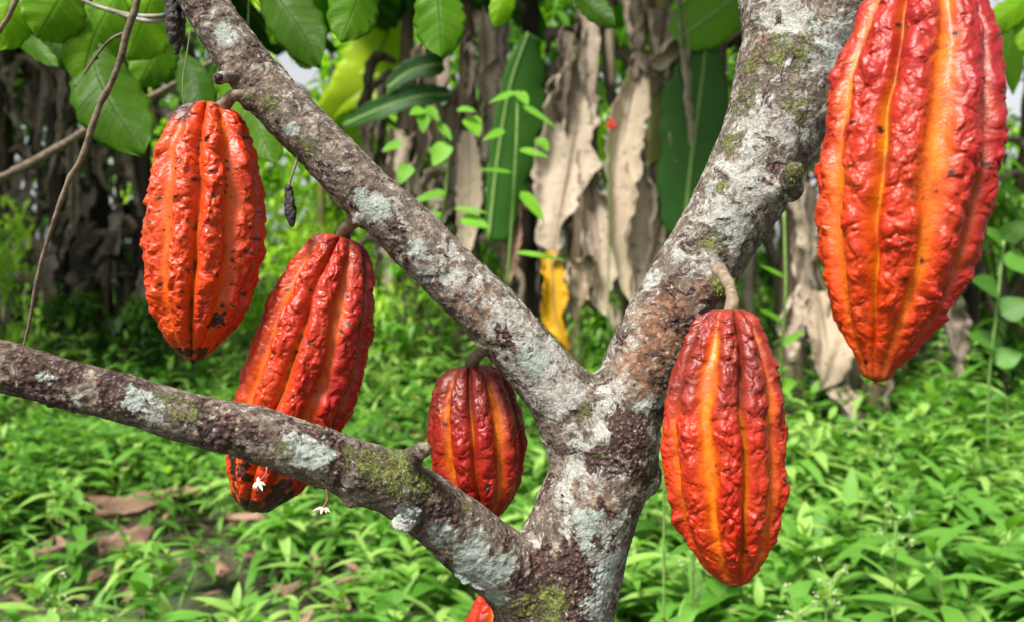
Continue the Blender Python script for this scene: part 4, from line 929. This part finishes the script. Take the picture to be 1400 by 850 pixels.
    oc = org * (1 - .45 * sst(-.2, .8, side * np.sin(THr) + .4 * ored)[:, None]) + orr * .45 * sst(-.2, .8, side * np.sin(THr) + .4 * ored)[:, None]
    oc = oc * (1 - .5 * np.exp(-(d2 / 4) ** 2)[:, None]) + yel * .5 * np.exp(-(d2 / 4) ** 2)[:, None]
    col = ridge_col * (1 - fz) + oc * fz
    col = col * (1 - tz) + yel * .9 * tz
    bz = (brown * (1 - sst(brown_len * .35, brown_len, Tr + .12 * vn(p0 * 45, seed + 72) + .12 * fz[:, 0])))[:, None]
    bz = bz * (1 - .8 * np.clip(fz * 1.2, 0, 1)) ; col = col * (1 - bz) + brn * (1 + 1.4 * np.clip(m1, 0, 1)[:, None]) * bz
    # tip and collar browning
    ez = (sst(.93, 1.0, Tr) * .6 + (1 - sst(.0, .035, Tr)) * .7)[:, None]; col = col * (1 - ez) + tan * .6 * ez
    # creases between warts coloured darker red for contrast
    cr = (sst(.62, .9, 1 - wart_h) * ridge_m * .45)[:, None]; col = col * (1 - cr) + np.array([.28, .015, .006]) * cr
    # black specks of fungus, real spots
    w3, id3 = worley(p0 / .0050, seed + 80); jag = .42 * fbm(p0 * 420, seed + 81, 3)
    sp = sst(.02, -.02, w3 + jag - (.05 + .22 * (id3 - (1 - speck)) / max(speck, .01)) * (id3 > 1 - speck) + 9 * (id3 <= 1 - speck))
    w4, id4 = worley(p0 / .0038, seed + 85); sp = np.maximum(sp, .8 * sst(.03, -.03, w4 + jag * .8 - .22) * (id4 > 1 - speck * .5))
    if black_tip: sp = np.maximum(sp, sst(.0, .08, fbm(p0 * 75, seed + 82, 4) - .62 + .95 * black_tip * sst(.70, .97, Tr)))
    sp = np.maximum(sp, np.exp(-(d1 / 2.2) ** 2) * np.clip(speck * 3.2, .25, .9) * sst(-.35, .35, vn(p0 * 160, seed + 84)))  # broken dark line along the bottoms of the thin furrows
    if cap_black: sp = np.maximum(sp, (sst(.15, .09, Tr + .03 * vn(p0 * 90, seed)) * sst(-.35, -.6, np.sin(THr)) * .95))
    hal = sst(.22, .0, w3 + jag - (.13 + .24 * (id3 - (1 - speck)) / max(speck, .01)) * (id3 > 1 - speck) + 9 * (id3 <= 1 - speck))[:, None] * .5; col = col * (1 - hal) + np.array([.16, .035, .008]) * hal
    gb = sst(.35, .75, fbm(p0 * 42, seed + 90, 4) + .35)[:, None] * .22; col = col * (1 - gb) + np.array([.30, .05, .01]) * gb
    sp = sp[:, None]; col = col * (1 - sp) + blk * sp
    col = col * dark
    # the three poles of each end: merge by tiny ring
    F = grid_faces(nz, nth, True)
    t_ = thing('cacao_pod', A, name_label, 'cacao pod', group)
    mk('husk', V, F[:, ::-1], M['pod'], t_, {'col': np.clip(col, 0, 1)})
    v, f = tube(PX(stem) + [[*(A + ax * .008), rpx(stem[-1][3], stem[-1][2]) * 1.0]], 30, 16, .20, 260, seed); mk('stem', v, f, M['stem'], t_)
    return t_
pod('orange red pod with black specks hanging leftmost from the left limb', (287, 138, .56), (264, 497, .55), 79.5, -11, 1, [(362, 141, .562, 15), (330, 132, .548, 9), (316, 132, .548, 8), (305, 146, .553, 9)], ored=-.55, side=.6, speck=.27, strip=.4, prof=[.0, .26, .46, .62, .75, .88, .96, 1.0, .99, .93, .82, .66, .47, .30, .18, .0], black_tip=.60, cap_black=True, bow=.06)
pod('long leaning orange red pod passing behind the lower branch', (472, 318, .585), (345, 699, .575), 81, -18, 2, [(506, 284, .563, 15), (494, 297, .564, 11), (482, 304, .568, 9), (471, 316, .578, 10)], ored=.05, side=.7, speck=.17, strip=.55, black_tip=.8, bow=.10, crimson=.45, brown=.6, brown_len=.12,
    prof=[.0, .22, .44, .60, .73, .86, .95, 1.0, 1.0, .96, .87, .72, .56, .42, .30, .0])
pod('small dark red pod with orange stripes between the lower branch and the fork', (643, 496, .605), (662, 716, .60), 68, -5, 3, [(668, 468, .575, 11), (660, 480, .578, 8), (648, 490, .592, 9), (645, 500, .60, 10)], ored=.55, side=.15, speck=.06, brown=.95, brown_len=.55, crimson=.7, dark=.78, wart=.75, nth=360, nz=380,
    prof=[.0, .30, .50, .66, .78, .89, .97, 1.0, .985, .93, .82, .67, .50, .36, .25, .0])
pod('wrinkled red orange pod with maroon shoulders in front of the right limb', (995, 416, .50), (1004, 801, .49), 86, 20, 4, [(972, 362, .565, 16), (984, 372, .542, 11), (996, 388, .525, 8), (1000, 402, .51, 8), (1001, 416, .50, 9)], ored=.05, side=.10, speck=.07, brown=.95, brown_len=.62, bow=-.13, prof=[.0, .22, .40, .56, .71, .86, .96, 1.0, .99, .94, .83, .68, .51, .37, .27, .0])
pod('biggest pod, glossy red and orange, cut by the top edge at right', (1268, -62, .43), (1197, 525, .42), 116, -18, 5, [(1270, -160, .50, 14), (1275, -130, .48, 11), (1272, -90, .44, 11), (1268, -60, .43, 12)], ored=-.12, side=.35, speck=.08, crimson=.8, strip=.8, nth=560, nz=760, bow=.06,
    prof=[.0, .20, .38, .56, .72, .87, .965, 1.0, .985, .91, .77, .58, .385, .25, .20, .0])
pod('red pod peeping out at the bottom edge below the lower branch', (694, 784, .63), (708, 1110, .63), 78, 0, 6, [(735, 750, .60, 10), (706, 765, .615, 8), (694, 780, .625, 8)], ored=.3, side=.1, speck=.1, nth=300, nz=360)

# ------------------------------------------------------------------ withered fruits and blossoms
def cherelle(rows, stem, label, seed):
    P = PX(rows); t = thing('withered_pod', P[0][:3], label, 'withered pod'); v, f = tube(P, 60, 40, .38, 330, seed); mk('husk', v, f, M['black'], t)
    v, f = tube(PX(stem), 20, 10, .15, 300, seed); mk('stem', v, f, M['stem'], t)
cherelle([(394, 253, .553, 3.5), (395, 260, .553, 6.5), (396, 280, .553, 7.2), (398, 298, .553, 6.2), (400, 310, .553, 2.5)], [(408, 208, .556, 3), (404, 226, .553, 1.8), (397, 246, .553, 1.7), (395, 256, .553, 2.4)], 'tiny shrivelled dark pod hanging from the left limb', 2)
cherelle([(236, -30, .56, 6), (236, -10, .56, 9), (237, 20, .56, 10.5), (238, 45, .56, 9), (235, 60, .56, 3)], [(240, -80, .565, 4), (238, -55, .56, 3), (236, -28, .56, 4)], 'shrivelled black pod hanging left of the limb at the top edge', 3)
cherelle([(246, -5, .60, 6), (245, 20, .60, 8.5), (243, 50, .60, 8), (241, 74, .60, 3)], [(250, -80, .585, 3), (248, -40, .60, 2.5), (246, -2, .60, 3)], 'greyish shrivelled pod just behind the black one at the top edge', 5)
def blossom(anchor, c, label, mat, n_, sz, spread):
    t = thing('cacao_blossom', W(*anchor), label, 'blossom', 'cacao blossoms on the lower branch'); p0, p1 = W(*anchor), W(*c)
    v, f = tube([[*p0, .0006], [*((p0 + p1) / 2 + [.0015, 0, 0]), .00045], [*p1, .0006]], 12, 6); mk('stalk', v, f, M['sepalstem'], t)
    az = np.arange(n_) * 6.28 / n_ + .4; D = np.stack([np.cos(az), .5 * np.sin(az) - .3, spread * np.ones(n_)], 1) + RNG.normal(0, .35, (n_, 3))
    v, f, a_ = leaves(np.tile(p1, (n_, 1)), D, np.tile([0, -.4, 1.], (n_, 1)), sz * RNG.uniform(.6, 1.2, n_), np.full(n_, sz * .36), np.full(n_, .25), np.full(n_, .3), np.full(n_, .5), ns=6)
    mk('petals', v, f, M[mat], t, {'lf': a_})
    v, f = tube([[*p1, .0008], [*(p1 - [0, 0, .0015]), .0016], [*(p1 - [0, 0, .004]), .0008]], 8, 8); mk('centre', v, f, M['bud'] if mat == 'petal' else M['twig'], t)
blossom((365, 638, .475), (353, 659, .462), 'fresh cream blossom hanging in front of the second pod', 'petal', 9, .0050, -.4)
blossom((446, 668, .480), (442, 694, .478), 'dried pale blossom on a thin stalk under the lower branch', 'drypetal', 7, .0065, .12)
